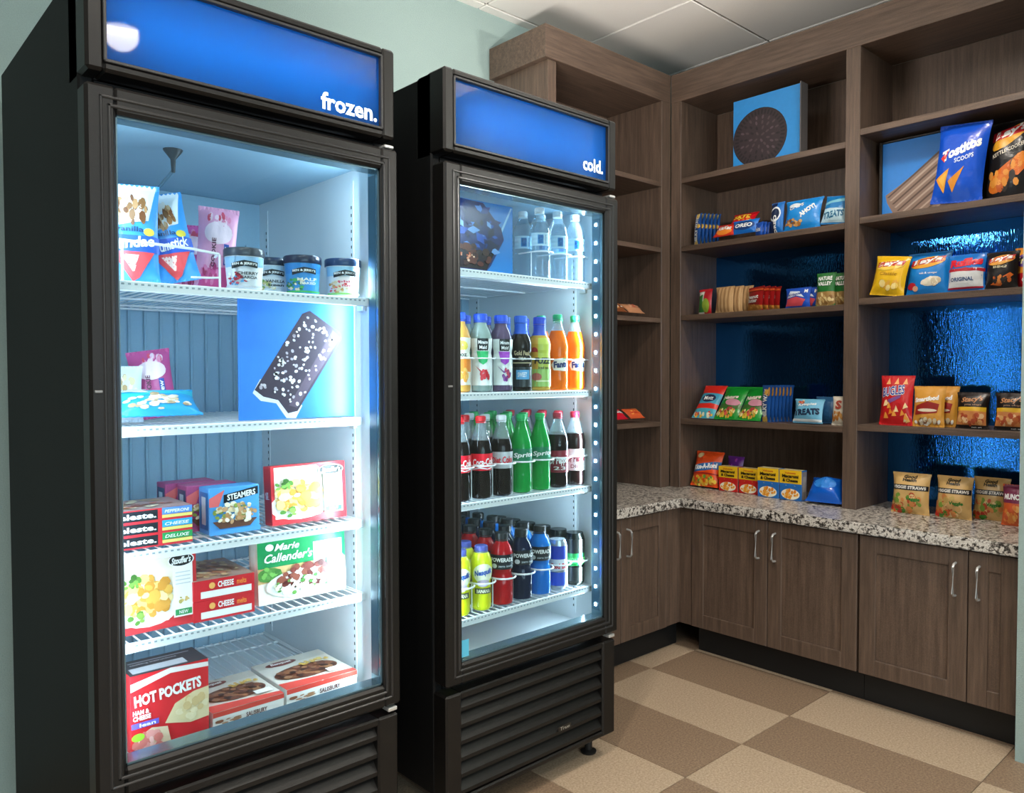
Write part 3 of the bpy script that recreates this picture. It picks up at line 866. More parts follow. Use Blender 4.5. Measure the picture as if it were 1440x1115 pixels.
p = Print().r(0, .0, 1, .42, '20262b').r(.05, .5, .95, .52, 'c9b98f').r(.25, .16, .8, .36, '5fa9dd').t('Gold Peak', .5, .72, .7, .10, 'd9c9a0').t('TEA', .5, .60, .3, .07, 'cfc3a4').t('SWEET', .5, .26, .36, .1, 'f2f4f6')
b = Bottle('tea_bottle', 'x', 'bottle', P_TEA, Mliquid('1d1512', .1), (.200, .222), '2a63d6', [(.168, .199, '2a63d6')], [(p, .012, .150, 2.2)], group=grp, cap_r=.0192)
lane(b, 3, 1.160, 2, 'dark iced tea bottle with blue cap and neck wrap')
p = Print().r(0, 0, 1, 1, 'c3cf52').r(0, 0, .36, 1, 'd9a43a').r(.0, 0, 1, .36, '9fc96a').e(.22, .72, .14, .09, 'b3342f').e(.3, .2, .2, .08, 'c46a5c').t('FUZE', .55, .53, .62, .13, '141414', .045).t('iced tea', .58, .39, .4, .06, '2b4a25').r(.3, .1, .9, .13, 'e9efbf')
b = Bottle('tea_bottle', 'x', 'bottle', P_TEA, Mliquid('d9b04a', .15), (.200, .222), '2547c8', [(.166, .199, '3a55c4')], [(p, .012, .158, 2.4)], group=grp, cap_r=.0192)
lane(b, 4, 1.160, 2, 'yellow green fruit tea bottle with blue cap')
p = Print().p([(.18, .08), (.8, .0), (.95, .5), (.7, .95), (.25, .85), (.05, .45)], 'f6f1e6').t('Fanta', .5, .48, .66, .46, '1d2c6e', .05, .15, 6).e(.68, .84, .12, .1, '8aa23a')
b = Bottle('soda_bottle', 'x', 'bottle', P_SODA, Mliquid('f2720c', .12), (.218, .234), '1fa66a', (.06, .098, 'ea6a10'), [(p, .058, .102, 2.2)], fill=.183, group=grp)
lane(b, 5, 1.160, 2, 'orange soda bottle with green cap beside the fruit tea')
b = copy_thing(b, (0, 0, 0)); lane(b, 6, 1.160, 2, 'orange soda bottle with green cap against the cooler wall')
# sodas, third shelf
def soda(k, rows, desc, liq, capc, labc, txt, txc, prof=P_SODA, neck=None, fill=.165, lz=(.080, .128), tf=.06, shear=.25, sub=None):
    p = Print().t(txt, .5, .52, .86, .42, txc, .03, shear, 5 if shear else 0)
    if sub: p.t(sub, .5, .2, .5, .16, txc, .01)
    if labc == 'e8142c': p.p([(.0, .1), (.35, .22), (.65, .12), (1, .24), (1, .16), (.65, .06), (.35, .14), (0, .03)], WHITE)
    b = Bottle('soda_bottle', 'x', 'bottle', prof, Mliquid(liq, tf), (.218, .233), capc, (lz[0], lz[1], labc), [(p, lz[0], lz[1], 2.3)], neck=neck, fill=fill, group=grp)
    lane(b, k, .858, rows, desc)
soda(0, 4, 'cola bottle with red cap and red label by the door post', '160a08', 'e01424', 'e8142c', 'Coca-Cola', WHITE)
soda(1, 4, 'cola bottle with red cap and red label beside diet cola', '160a08', 'e01424', 'e8142c', 'Coca-Cola', WHITE)
soda(2, 4, 'diet cola bottle with white cap and silver label', '160a08', 'eef2f5', 'c3c7cb', 'Diet Coke', 'd01828')
GN = Mclear('green_neck_plastic', '5fd884', 1.5, .05, '18b04c', .55)
soda(3, 4, 'green lemon lime soda bottle beside diet cola', '12a544', '19b25c', '117a52', 'Sprite', WHITE, neck=GN, fill=.190, tf=.25, lz=(.090, .132))
soda(4, 4, 'green lemon lime soda bottle beside cherry pepper soda', '12a544', '19b25c', '117a52', 'Sprite', WHITE, neck=GN, fill=.190, tf=.25, lz=(.090, .132))
soda(5, 4, 'dark pepper soda bottle with maroon label', '1a0a0a', 'c01c3c', '7d1226', 'Dr Pepper', WHITE, P_PEP, lz=(.048, .116), sub='23')
soda(6, 4, 'diet pepper soda bottle with white label and red cap', '1a0a0a', 'c01c3c', 'e9e6e6', 'Dr Pepper', '7d1226', P_PEP, lz=(.048, .116), sub='DIET')
# bottom shelf
p = Print().e(.5, .66, .46, .22, 'f6f7d8').t('Nesquik', .5, .68, .76, .16, '2a58b8', .04, .1, 5).r(.1, .22, .9, .34, '444a3a').t('BANANA', .5, .28, .6, .08, 'f2f2d0').e(.5, .45, .3, .08, 'c8b8d0')
b = Bottle('milk_bottle', 'x', 'bottle', P_SHAKE, M('dbe31a', .3), (.166, .182), '5a63b8', None, [(p, .02, .150, 2.2)], group=grp, cap_r=.0185)
lane(b, 1, .540, 2, 'bright yellow flavoured milk bottle with violet cap beside red drink', turn=-25)
b2 = copy_thing(b, (0, 0, 0)); lane(b2, 0, .540, 3, 'bright yellow flavoured milk bottle by the door post', turn=-25)
def sport(k, rows, desc, liq, tf, y0=1.702, first=0):
    p = Print().r(0, 0, 1, 1, '141820').t('POWERADE', .5, .66, .86, .28, WHITE, .03).e(.2, .25, .10, .16, 'd9dde0').t('zero ion4', .6, .25, .5, .16, 'b9c4cc')
    b = Bottle('sports_drink_bottle', 'x', 'bottle', P_SPORT, Mliquid(liq, tf), (.189, .208), '17191d', [(.105, .148, '141820')], [(p, .105, .148, 2.4)], group=grp, cap_r=.0188)
    lane(b, k, .540, rows, desc, y0=y0)
sport(2, 6, 'red sports drink bottle with black cap', 'c0101c', .25)
sport(3, 6, 'navy sports drink bottle with black cap', '101c3c', .2)
sport(4, 6, 'light blue sports drink bottle with black cap', '1a7fe0', .3)
sport(1, 4, 'red sports drink bottle behind the yellow milk bottles', 'b5101c', .25, y0=1.702+2*.0735)
sport(0, 3, 'red sports drink bottle behind the yellow milk by the post', 'b5101c', .25, y0=1.702+3*.0735)
def can(k, rows, desc, h, cols, txt, txc, r=.0300):
    t = thing('drink_can', 'x', 'can', group=grp)
    pr = [(r-.006, 0), (r-.003, .004), (r, .010), (r, h-.014), (r-.004, h-.004), (r-.004, h)]
    G().lathe(pr, 24).build('can_body', M(cols[0], .25, metal=.6), t, True)
    G().lathe([(r-.0042, h-.0015), (r-.006, h-.003), (.0, h-.003)], 24, cap=False).build('lid', STEEL, t, True)
    tb = G(); tb.box(-.006, .006, -.014, .006, h-.003, h-.001, bv=.0008); tb.build('pull_tab', STEEL, t)
    p = Print()
    for i, c in enumerate(cols[1:]): p.p([(.0, i/len(cols[1:])), (1, i/len(cols[1:])+.1*(i % 2)), (1, (i+1)/len(cols[1:])), (0, (i+1)/len(cols[1:]))], c)
    p.t(txt, .5, .5, .7, .14, txc, .03)
    p.put(wrap(pr, .014, h-.018, 2.8, .0005), t, .12)
    lane(t, k, .540, rows, desc)
can(5, 6, 'slim blue and silver energy drink can', .155, ['aeb8c4', '2a4fc8', 'd4dbe2', '2340b8'], 'Red Bull', 'd01a2a', .029)
can(6, 6, 'black and green energy drink can against the wall', .165, ['121614', '0e1512', '1a9a48', '101412'], 'MONSTER', '7fe08a', .031)

# cola poster on the top shelf of the cooler
t = thing('cola_poster', 'blue poster of an iced cola glass and straw inside the cooler', 'poster', (1.452, 1.705, 1.498))
G().box(-.15, .105, -.003, .003, 0, .20, bv=.001).build('board', M('1d7fd0', .25), t)
p = Print().p([(.80, .60), (.965, .98), (.985, .97), (.825, .58)], '9fd0f0')
p.p([(.0, 1.0), (.55, .98), (.70, .80), (.82, .66), (.86, .50), (.78, .34), (.66, .10), (.58, .0), (.0, .0)], '122a66').p([(.0, .30), (.72, .30), (.60, .04), (.0, .04)], '24141c')
rn = random.Random(11)
for i in range(46):
    a_, q_, k_ = rn.uniform(.12, .74), rn.uniform(.30, .94), rn.uniform(.04, .11)
    if a_ > 1.15-q_*.55: continue
    an_ = rn.random()*PI
    p.p([(a_+k_*math.cos(an_+j*PI/2)*(1 if j % 2 else .55), q_+k_*math.sin(an_+j*PI/2)*(1 if j % 2 else .55)) for j in range(4)], rn.choice(['1c4fb0', '0f2a6c', '4f86d8', '16306e', '0c1c48', '6f9fdc', '123a8a']))
p.food(.36, .22, .3, .13, ['3a1a1c', '5a2a24', '1c1228', '2a1420'], 24, .06, 8).food(.30, .20, .12, .06, ['d88a6a', 'f0c0a0', 'b85a40'], 12, .016, 9)
p.put(lambda x, y, o: Vector((-.15+.255*x, -.003-o, .20*y)), t, 1e9, rough=.2)

# ------------------------------------------------------------------ frozen food
fg = 'frozen food in the freezer'
def cone_bag(label, x, y, w, h, rz, lean, roll, seed, txt):
    p = Print().p([(.0, 1), (.95, 1), (.8, .62), (.2, .55)], 'e6edf2').food(.45, .72, .34, .14, ['b98a5c', '8f6238', 'd8b890', '7a4a2a', 'f0e6da'], 40, .05, seed)
    p.r(.0, .30, 1, .46, '1f58c8').t(txt, .5, .39, .8, .11, WHITE, .03, .1, 4).t('vanilla', .45, .52, .5, .05, '20406a').p([(.12, .30), (.9, .30), (.62, .06), (.5, .02)], 'e24a50').p([(.3, .27), (.62, .27), (.52, .10)], 'f6d7cf').e(.8, .5, .1, .04, 'e8d24a')
    return Bag('ice_cream_bag', label, 'snack bag', (x, y, 1.399), rz, w, h, .042, '3f9be6', p, lean, fg, roll, seed)
cone_bag('blue and white ice cream cone bag by the freezer door post', .518, 1.735, .105, .212, -18, 8, 0, 3, 'Sundae')
cone_bag('blue and white ice cream cone bag leaning beside a pink one', .612, 1.745, .098, .200, -22, 10, -12, 6, 'Drumstick')
def pink_bag(label, loc, w, h, rz, lean, roll, seed, base='f0a8cc'):
    p = Print().food(.5, .85, .3, .07, ['f7d5e3', 'ef8fb4', 'e0566e'], 18, .05, seed).e(.52, .68, .34, .14, 'f6dbe6').p([(.1, .05), (.9, .05), (.8, .28), (.2, .25)], 'd84f8f').food(.45, .2, .3, .1, ['c23a78', 'e87fae', 'b02a5c'], 18, .05, seed+1)
    p.t('COOKIE', .42, .44, .34, .10, '5a2440', .03, rot=90).r(.66, .30, .78, .55, '2c4fa8').t('new', .72, .42, .2, .07, WHITE, rot=90)
    return Bag('frozen_treat_bag', label, 'snack bag', loc, rz, w, h, .036, base, p, lean, fg, roll, seed)
pink_bag('pink frozen treat bag standing beside ice cream pints', (.713, 1.800, 1.399), .090, .196, -20, 6, 4, 9)
pink_bag('magenta frozen treat bag half hidden behind a pink bag', (.690, 1.872, 1.399), .085, .165, -20, 6, 0, 12, 'd860a8')
# basket wire holding the bags
t = thing('wire_basket', 'white wire bag holder across the ice cream bags', 'rack', (.60, 1.69, 1.3985), 0)
g = G()
g.tube([(-.12, .0, .082), (.02, -.004, .078), (.080, .0, .073), (.092, .05, .073)], .0028, 8); g.build('front_wire', WIRE, t, True)
for xx in (-.115, .082):
    G().tube([(xx, .0, .08 if xx < 0 else .072), (xx, .0, 0)], .0024, 6).build('upright_wire', WIRE, t, True)
G().tube([(.02, -.002, .018), (.06, .0, .020), (.082, .0, .022)], .0024, 6).build('lower_wire', WIRE, t, True)
# pints
def pint(x, y, c, lidc, art, label, seed):
    t = thing('ice_cream_pint', label, 'ice cream tub', (x, y, 1.399), -24, fg)
    pr = [(.036, 0), (.0365, .003), (.0425, .074), (.0435, .078)]
    G().lathe(pr, 28).build('tub', M(c, .35), t, True)
    G().lathe([(.0442, .074), (.0450, .076), (.0450, .090), (.043, .0925), (.040, .091), (0, .091)], 28).build('lid', M(lidc, .3), t, True)
    p = Print().p([(0, .66), (1, .70), (1, 1), (0, 1)], art[0]).food(.32, .28, .26, .2, art[1], 30, .045, seed)
    p.p([(.24, .60), (.5, .70), (.78, .64), (.78, .82), (.5, .88), (.24, .78)], '111418').t("BEN & JERRY'S", .51, .735, .50, .10, WHITE, .03, arc=.03)
    p.t(art[2], .58, .46, .44, .10, art[3], .03).t(art[4], .60, .33, .36, .09, art[3], .03).r(0, .0, 1, .07, art[5])
    p.put(wrap(pr, .004, .072, 2.5, .0007), t, .10)
pint(.7505, 1.720, 'dfe2e6', '3a3f4a', ('8fb8dc', ['a8283c', '5a9fd0', 'c23c4c', 'f2f2ee'], 'CHERRY', '1b1b22', 'GARCIA', 'c8c8cc'), 'white ice cream pint with red picture beside the pink bag', 2)
pint(.8627, 1.820, 'e8eef0', '1f2e48', ('bcd8e8', ['d8c890', 'b8c86a', 'f0ead0', '8fae5a'], 'VANILLA', '22303c', '', '9fbf6a') if False else ('bcd8e8', ['d8c890', 'b8c86a', 'f0ead0', '8fae5a'], 'VANILLA', '22303c', 'bean', '9fbf6a'), 'pale ice cream pint with navy lid between two other pints', 4)
pint(.9017, 1.735, '3f96d8', '1a2440', ('2f86d0', ['e8dcc0', '4aa85a', 'd8c8a8', '2f7f48'], 'HALF', 'f4f4e0', 'BAKED', '3fae5a'), 'bright blue ice cream pint with navy lid', 6)
pint(1.0005, 1.716, 'f0f0ec', '24406a', ('9fd0ea', ['d84a4a', 'e8d8b0', 'c89a5a', 'f4efe4'], 'phish', 'c8506a', 'food', '8fc86a'), 'white ice cream pint with red figure beside the freezer wall', 8)
# second shelf
p = Print().food(.5, .6, .35, .2, ['d8c8a0', 'b89a6a', 'efe6d8'], 26, .06, 3).r(0, .1, 1, .34, '2a5fc0').t('Sundae', .5, .22, .7, .14, WHITE)
Bag('ice_cream_bag', 'white and blue cone bag standing by the post on the second shelf', 'snack bag', (.524, 1.845, 1.105), -15, .085, .125, .035, 'd8e2ee', p, 8, fg, 0, 21)
pink_bag('magenta frozen treat bag leaning on the second freezer shelf', (.606, 1.865, 1.105), .092, .158, -20, 10, -8, 24, 'c2508e')
p = Print().p([(0, .5), (1, .7), (1, 1), (0, 1)], '35c0e0').food(.5, .35, .4, .22, ['e8ddca', 'c9b69a', 'f4efe6', 'a89070'], 40, .05, 4).p([(.1, .8), (.4, .6), (.3, 1)], 'e8f4f8').t('bites', .25, .85, .3, .15, WHITE)
Bag('ice_cream_bag', 'turquoise ice cream bag lying flat on the second freezer shelf', 'snack bag', (.572, 1.735, 1.118), 0, .175, .085, .040, '2f9fe0', p, 52, fg, 0, 27)
t = thing('dessert_bar_poster', 'blue poster of a nut covered chocolate ice cream bar in the freezer', 'poster', (.886, 1.728, 1.105), 0)
G().box(-.149, .149, -.003, .003, 0, .281, bv=.001).build('board', M('2f7fe0', .5), t)
p = Print()
cx, cy, an = .50, .48, R(57)
def rot(u, v): return (cx+u*math.cos(an)-v*math.sin(an), cy+u*math.sin(an)+v*math.cos(an))
p.p([rot(-.43, .19), rot(-.45, .10), rot(-.40, -.02), rot(-.46, -.16), rot(-.42, -.23), rot(-.3, -.22), rot(-.3, .2)], 'dfe6ee')
p.p([rot(-.40, .19), rot(.36, .20), rot(.42, .16), rot(.42, -.17), rot(.38, -.21), rot(-.36, -.21), rot(-.42, -.15), rot(-.37, -.02), rot(-.41, .1)], '38283a')
p.p([rot(-.36, -.12), rot(.40, -.10), rot(.38, -.19), rot(-.34, -.19)], '5a4658')
rn = random.Random(3)
for i in range(120):
    u, v = rn.uniform(-.36, .39), rn.uniform(-.18, .18)
    q = rot(u, v); k = rn.uniform(.010, .020); p.e(q[0], q[1], k, k*.8, rn.choice(['e8e2e6', 'd0c6ce', 'f4f0f2', 'b9adb8']), rn.random()*180, 6)
p.put(lambda x, y, o: Vector((-.149+.298*x, -.003-min(o, .0011), .281*y)), t, 1e9, step=.00012, rough=.5)
# third shelf
def celeste(z, c, word, label):
    f = Print().r(.0, .0, 1, 1, 'd8323c').r(.05, .12, .58, .92, '20242c').t('celeste.', .31, .53, .50, .46, WHITE, .03).r(.63, .45, 1, 1, c).r(.63, .18, 1, .42, 'f0dc7a').t(word, .81, .70, .30, .26, WHITE, .02, .2).r(.63, .0, 1, .14, 'd8323c')
    tp = Print().r(0, 0, 1, 1, 'a88a86').food(.5, .5, .36, .4, ['c8a070', 'b05a40', 'd8c8a8', '8a4a3a'], 30, .06, 5)
    Carton('pizza_box', label, 'pizza box', (.543, 1.800, z), 0, .170, .0265, .150, 'd8323c', f, tp, group=fg)
celeste(.8470, '2f9f5a', 'DELUXE', 'small flat pizza box with green stripe, bottom of the pile')
celeste(.8738, '35a8d8', 'CHEESE', 'small flat pizza box with turquoise stripe in mid pile')
celeste(.9006, '5f92dc', 'PEPPERONI', 'small flat pizza box with pale blue stripe, topmost of the pile')
def bowl_box(label, loc, base, side, rz):
    f = Print().p([(0, .78), (.30, .95), (.18, .6), (0, .6)], 'e06a6a').p([(.28, .66), (.97, .80), (.97, .97), (.28, .84)], '161c22').t('STEAMERS', .63, .815, .58, .13, WHITE, .03, .15, 8).p([(.06, .28), (.95, .28), (.8, .12), (.2, .12)], '6a4436')
    f.food(.5, .44, .42, .22, ['f0e6c8', 'dcc8a0', 'b98a58', 'f6f0dc', '8f9f4a', 'c89a70'], 90, .05, 11).r(0, 0, 1, .10, base)
    Carton('frozen_meal_box', label, 'meal box', loc, rz, .118, .106, .060, base, f, None, Print().r(.1, .1, .9, .9, side).r(.3, .2, .7, .8, 'b8c8d4'), group=fg)
bowl_box('blue steam bowl box with pasta picture at the shelf front', (.735, 1.782, .847), '4f9ee0', '1f6fae', 0)
bowl_box('purple steam bowl box standing behind the blue one', (.712, 1.856, .847), 'a8487a', '24466a', 0)
bowl_box('purple steam bowl box at the back of its row', (.690, 1.930, .847), 'a8487a', '24466a', 0)
def pasta_box(label, loc, w, h, d, rz, lean):
    f = Print().r(0, 0, 1, 1, 'd8343c').p([(.04, .1), (.62, .1), (.78, .3), (.80, .55), (.66, .9), (.60, .97), (.04, .97)], 'f3e6d4').e(.36, .30, .42, .24, 'f8f4ec')
    f.food(.36, .46, .30, .26, ['e8b050', 'd8963c', 'f0cc80', 'e0a048', 'f4dca0'], 70, .065, 3).food(.18, .66, .12, .1, ['5a8a3a', '7aa84a', '3f6a2c'], 10, .04, 7).food(.20, .20, .1, .06, ['5a8a3a', '88a850'], 6, .04, 9)
    f.r(.68, .12, .94, .84, 'f6f4f0').e(.79, .87, .17, .085, '14181a', n=20).e(.79, .87, .175, .09, 'f0f0f0', n=20).e(.79, .87, .16, .078, '14181a', n=20).t("Stouffer's", .79, .87, .26, .09, WHITE, .03, .3, 3).r(.70, .14, .92, .22, '2f9a58').t('NEW', .81, .18, .12, .045, WHITE)
    for i in range(4): f.r(.71, .70-.05*i, .91, .715-.05*i, 'c8ccd0')
    f.food(.81, .36, .07, .06, ['e0c078', 'b8a860'], 6, .025, 2)
    Carton('frozen_meal_box', label, 'meal box', loc, rz, w, h, d, 'd8343c', f, None, Print().r(.1, .05, .9, .95, 'c02a34').t('pasta', .5, .5, .12, .6, WHITE, rot=90), group=fg, lean=lean)
pasta_box('red and white macaroni dinner box leaning on the third shelf', (.928, 1.775, .847), .200, .142, .040, 0, 4)
# fourth shelf
pasta_box('tall red macaroni dinner box beside two flat red boxes', (.562, 1.762, .663), .160, .164, .045, 0, 2)
def flat_red(z, label):
    f = Print().r(0, 0, 1, 1, 'd0202e').r(.12, .12, .95, .45, 'f4f0ee').e(.30, .70, .05, .16, 'f0b060').t('CHEESE', .52, .72, .26, .30, WHITE, .03).t('melts', .78, .72, .16, .28, 'f08a3a', .03)
    tp = Print().r(0, 0, 1, 1, 'b08a78').food(.5, .5, .45, .45, ['d8b080', 'b87850', 'e8d0a0', '8f5a40', 'c09868'], 60, .06, 8)
    Carton('frozen_meal_box', label, 'meal box', (.703, 1.825, z), -2, .138, .045, .190, 'd0202e', f, tp, Print().r(.1, .2, .9, .8, 'a81824'), group=fg)
flat_red(.663, 'flat red sandwich box, lower of two')
flat_red(.7085, 'flat red sandwich box with baked food on top, upper of two')
f = Print().r(0, 0, 1, 1, 'efe8dc').p([(0, .30), (1, .40), (1, .60), (0, .56)], 'd8b27a').r(0, .52, 1, 1, '0f8a4c').t('Marie', .32, .80, .28, .10, WHITE, .02, .35).t("Callender's", .34, .655, .54, .13, WHITE, .02, .35).e(.13, .81, .045, .05, WHITE).r(.62, .46, .96, .80, 'eef2ee')
for i in range(3): f.r(.66, .72-.07*i, .92, .74-.07*i, 'b8d0c0')
f.e(.12, .42, .14, .10, '4f8a3c').food(.12, .42, .12, .09, ['5f9a48', '3f7a34', '7ab858'], 16, .03, 4).e(.58, .24, .50, .22, 'e9ede8', n=28).e(.58, .25, .44, .19, 'f6f4ee', n=28).food(.58, .34, .34, .16, ['6a2a24', '7f3830', '5a1f1c', '8f4a3a'], 34, .05, 6).food(.5, .22, .34, .12, ['f0ead8', 'e4dcc0', '6a9a4a', '4f8a3c', 'f4f0e4'], 46, .03, 7).e(.87, .50, .11, .10, '8fd8b8').t('new', .87, .50, .12, .05, WHITE)
Carton('frozen_meal_box', 'large green and white beef dinner box leaning by the freezer wall', 'meal box', (.905, 1.772, .663), 0, .232, .165, .045, 'efe8dc', f, None, Print().r(.0, .0, 1, 1, 'e4dcc8').r(.2, .1, .8, .9, 'f4efe2'), group=fg, lean=3)
# freezer floor
f = Print().r(0, 0, 1, 1, 'd8242e').p([(0, .80), (.5, .93), (1, .90), (1, .96), (.5, 1), (0, .90)], 'f2e6e4').t('HOT POCKETS', .47, .70, .86, .15, WHITE, .045, .0, 4).p([(.42, .30), (.55, .52), (.8, .62), (1, .64), (1, .24), (.75, .22)], 'e6cfa4').food(.78, .42, .19, .14, ['f0dcb4', 'd8b884', 'e8d0a0'], 22, .05, 5)
f.t('HAM &', .12, .53, .2, .06, WHITE, .04).t('CHEESE', .13, .46, .22, .06, WHITE, .04).r(0, .33, .34, .40, '6a5cc8').t('lean', .2, .365, .2, .045, WHITE).p([(.05, .02), (.5, .02), (.45, .26), (.25, .30), (.05, .2)], 'e4c8a8').food(.25, .14, .2, .10, ['f0b8b0', 'e89a94', 'f4dcc0', 'd87870'], 24, .05, 6).e(.08, .22, .08, .05, '9fd83a')
tp = Print().r(0, 0, 1, 1, '3a3a40').r(.05, .1, .75, .45, 'c8ccd4').t('cooking instructions', .4, .62, .6, .12, 'd0d0d4').r(.1, .75, .9, .8, 'b0b4bc')
Carton('frozen_sandwich_box', 'red sandwich pocket box standing at the front of the freezer floor', 'meal box', (.571, 1.752, .4235), 0, .160, .165, .095, 'd8242e', f, tp, group=fg)
def flat_pie(label, loc, rz, w, d, h):
    fr_ = Print().r(0, 0, 1, 1, 'ece8e2').r(0, .70, 1, 1, 'd2453a').t('SALISBURY', .6, .35, .3, .3, '5a2a24', .03).food(.2, .4, .16, .3, ['7a4a34', '8f5a40', 'a87a58'], 16, .05, 2)
    tp = Print().r(0, 0, 1, 1, 'd9d0c4').p([(0, 0), (1, 0), (1, .10), (0, .22)], 'd2453a').r(.0, .78, 1, 1, 'c8c0b4').e(.35, .84, .22, .08, '7a3a34').t('Banquet', .35, .84, .3, .09, 'f0e8e0', .03, .2).e(.5, .42, .44, .22, '6a3a28', n=24).food(.5, .42, .4, .18, ['7a4630', '5a2f20', '8f5a3c', '9a6a48', '3f2018'], 60, .05, 3).food(.72, .62, .2, .06, ['e0c070', 'd0a850'], 16, .03, 4).r(.68, .14, .92, .26, 'f0ece6')
    lf = Print().food(.5, .45, .4, .3, ['7a4a34', '8f5a40', '5a3020', '9a8a4a'], 30, .07, 5)
    Carton('frozen_meal_box', label, 'meal box', loc, rz, w, h, d, 'e4dfd8', fr_, tp, lf, group=fg)
flat_pie('flat beef dinner box lying beside the red pocket box', (.746, 1.805, .4235), 0, .168, .190, .036)
flat_pie('flat beef dinner box lying against the freezer wall', (.935, 1.815, .4235), 0, .190, .200, .038)

# ------------------------------------------------------------------ snacks on the built-in shelves
ZL = TOPS_L[1:]      # rows with goods, left bay
ZR = TOPS_R[1:]
def on(z): return z+.0005
g1, g2, g3 = 'snacks on the left bay shelves', 'snacks on the right bay shelves', 'groceries on the counter'
# posters standing on the shelves
t = thing('cookie_poster', 'framed blue poster of a chocolate sandwich cookie on the highest used shelf', 'poster', (3.150, 1.793, on(TOPS_L[0])), -90)
G().box(-.163, .163, -.012, .012, 0, .306, bv=.001).build('board', M('2f8fd8', .35), t)
fo = G(); fo.box(.1632, .168, -.030, .030, 0, .308, bv=.001); fo.box(-.163, .163, .0125, .030, 0, .306); fo.build('frame_edge', M('5f5a58', .5), t)
p = Print().e(.40, .40, .40, .415, '241a1c', n=40).e(.40, .40, .385, .40, '33262a', n=40)
for i in range(44):
    a = 2*PI*i/44; p.p([(.40+.37*math.cos(a), .40+.385*math.sin(a)), (.40+.37*math.cos(a+.07), .40+.385*math.sin(a+.07)), (.40+.31*math.cos(a+.07), .40+.32*math.sin(a+.07)), (.40+.31*math.cos(a), .40+.32*math.sin(a))], '1c1416')
rn = random.Random(5)
for rr, n in ((.27, 18), (.20, 14), (.13, 9), (.06, 4)):
    for i in range(n):
        a = 2*PI*i/n+rr*9; p.e(.40+rr*math.cos(a), .40+rr*1.04*math.sin(a), .030, .016, rn.choice(['4a3a3e', '55444a', '1e1618']), math.degrees(a), 8)
p.put(lambda x, y, o: Vector((-.163+.326*x, -.012-min(o, .0012), .306*y)), t, 1e9, step=.0001, rough=.5)
t = thing('chip_poster', 'framed blue poster of a ridged potato chip behind the big chip bags', 'poster', (3.215, 1.163, on(TOPS_R[1])), -90)
G().box(-.16, .16, -.010, .010, 0, .300, bv=.001).build('board', M('2080d8', .35), t)
fo = G(); fo.box(-.172, -.160, -.016, .016, 0, .308, bv=.002); fo.box(-.16, .16, -.016, .016, .3005, .308, bv=.002); fo.build('frame_edge', M('2c2826', .4), t)
p = Print().p([(.04, .32), (.06, .22), (.13, .08), (.22, .02), (.86, .02), (.86, .92), (.66, .78), (.42, .58), (.20, .42)], '8f7668')
for i in range(12):
    k = i/11
    sx, sy = (.06+.16*k*2, .29-.52*k) if k < .5 else (.22+.55*(k-.5)*2, .03)
    L = min(1.0, (.85-sx)/.62)
    p.p([(sx, sy), (sx+.022, sy-.006), (sx+.62*L+.012, sy+.50*L-.012), (sx+.62*L, sy+.50*L+.012)], 'b9a292' if i % 2 else '5c483e')
p.put(lambda x, y, o: Vector((-.16+.32*x, -.010-o, .300*y)), t, 1e9, step=.00015, rough=.5)

def bars(label, z, y0, n, dy, w, h, d, base, prn, rz, x=3.125, lean=4, group=g1, nm='candy_bar'):
    for j in range(n):
        lab = label+', '+(['first', 'second', 'third', 'fourth', 'fifth', 'sixth', 'seventh', 'eighth'][j])+' in its row'
        if j == 0: root = Bag(nm, lab, 'candy bar', (x, y0, on(z)), rz, w, h, d, base, prn, lean, group, nx=8, ny=12)
        else:
            st = (d+.0012)*j
            copy_thing(root, (x-math.sin(R(rz))*st, y0+math.cos(R(rz))*st, on(z)), None, lab)
# row 1, left bay
p = Print().t('MILKY WAY', .5, .5, .8, .42, WHITE, .05, rot=90).food(.5, .93, .3, .04, ['e8c060', 'f4e0a0'], 6, .1).food(.5, .06, .3, .04, ['e8c060', 'f4e0a0'], 6, .1).e(.8, .6, .16, .07, 'e0b050')
bars('upright blue candy bar beside the red wrappers', ZL[0], 2.138, 6, .0235, .060, .150, .018, '1d4f96', p, -118)
def wrap_pack(nm, label, x, y, z, w, h, d, base, txt, txc, rz=-90, lean=60, extra=None, group=g1, cat='snack pack'):
    p = extra or Print()
    p.t(txt, .5, .5, .66, .30, txc, .04, .1)
    return Bag(nm, label, cat, (x, y, z), rz, w, h, d, base, p, lean, group, nx=10, ny=10)
wrap_pack('candy_wrapper', 'orange and red candy wrapper lying beside blue bars', 3.105, 1.985, on(ZL[0])+.022, .105, .075, .030, 'd0301c', 'KitKat', WHITE, extra=Print().e(.5, .3, .4, .25, 'f08a2c'), lean=40)
wrap_pack('candy_wrapper', 'red candy wrapper on top of the blue cookie packs', 3.150, 1.925, on(ZL[0])+.064, .125, .085, .034, 'c81420', 'SKIT', 'f0d040', lean=42, extra=Print().food(.6, .3, .3, .2, ['f0802c', 'f0d040', '3fae4a'], 8, .06))
wrap_pack('cookie_pack', 'blue cookie pack lying under a red wrapper', 3.115, 1.885, on(ZL[0])+.020, .130, .065, .036, '1d74d0', 'OREO', WHITE, lean=20, extra=Print().e(.5, .5, .42, .32, '15407f'))
bars('short navy cookie pack standing beside the lying blue pack', ZL[0], 1.808, 4, .018, .05, .062, .016, '1c55b8', Print().t('mini', .5, .5, .6, .3, WHITE), -112, x=3.11, nm='cookie_pack')
p = Print().r(0, 0, .5, 1, '14264f').e(.45, .62, .42, .24, 'e9eef2').e(.45, .62, .34, .18, '1d2c4c').t('OREO', .5, .28, .6, .2, WHITE, .04, rot=90)
Bag('cookie_pack', 'tall navy cookie pack standing beside a large blue cookie bag', 'snack pack', (3.112, 1.726, on(ZL[0])), -100, .066, .136, .035, '1c6fc0', p, 5, g1)
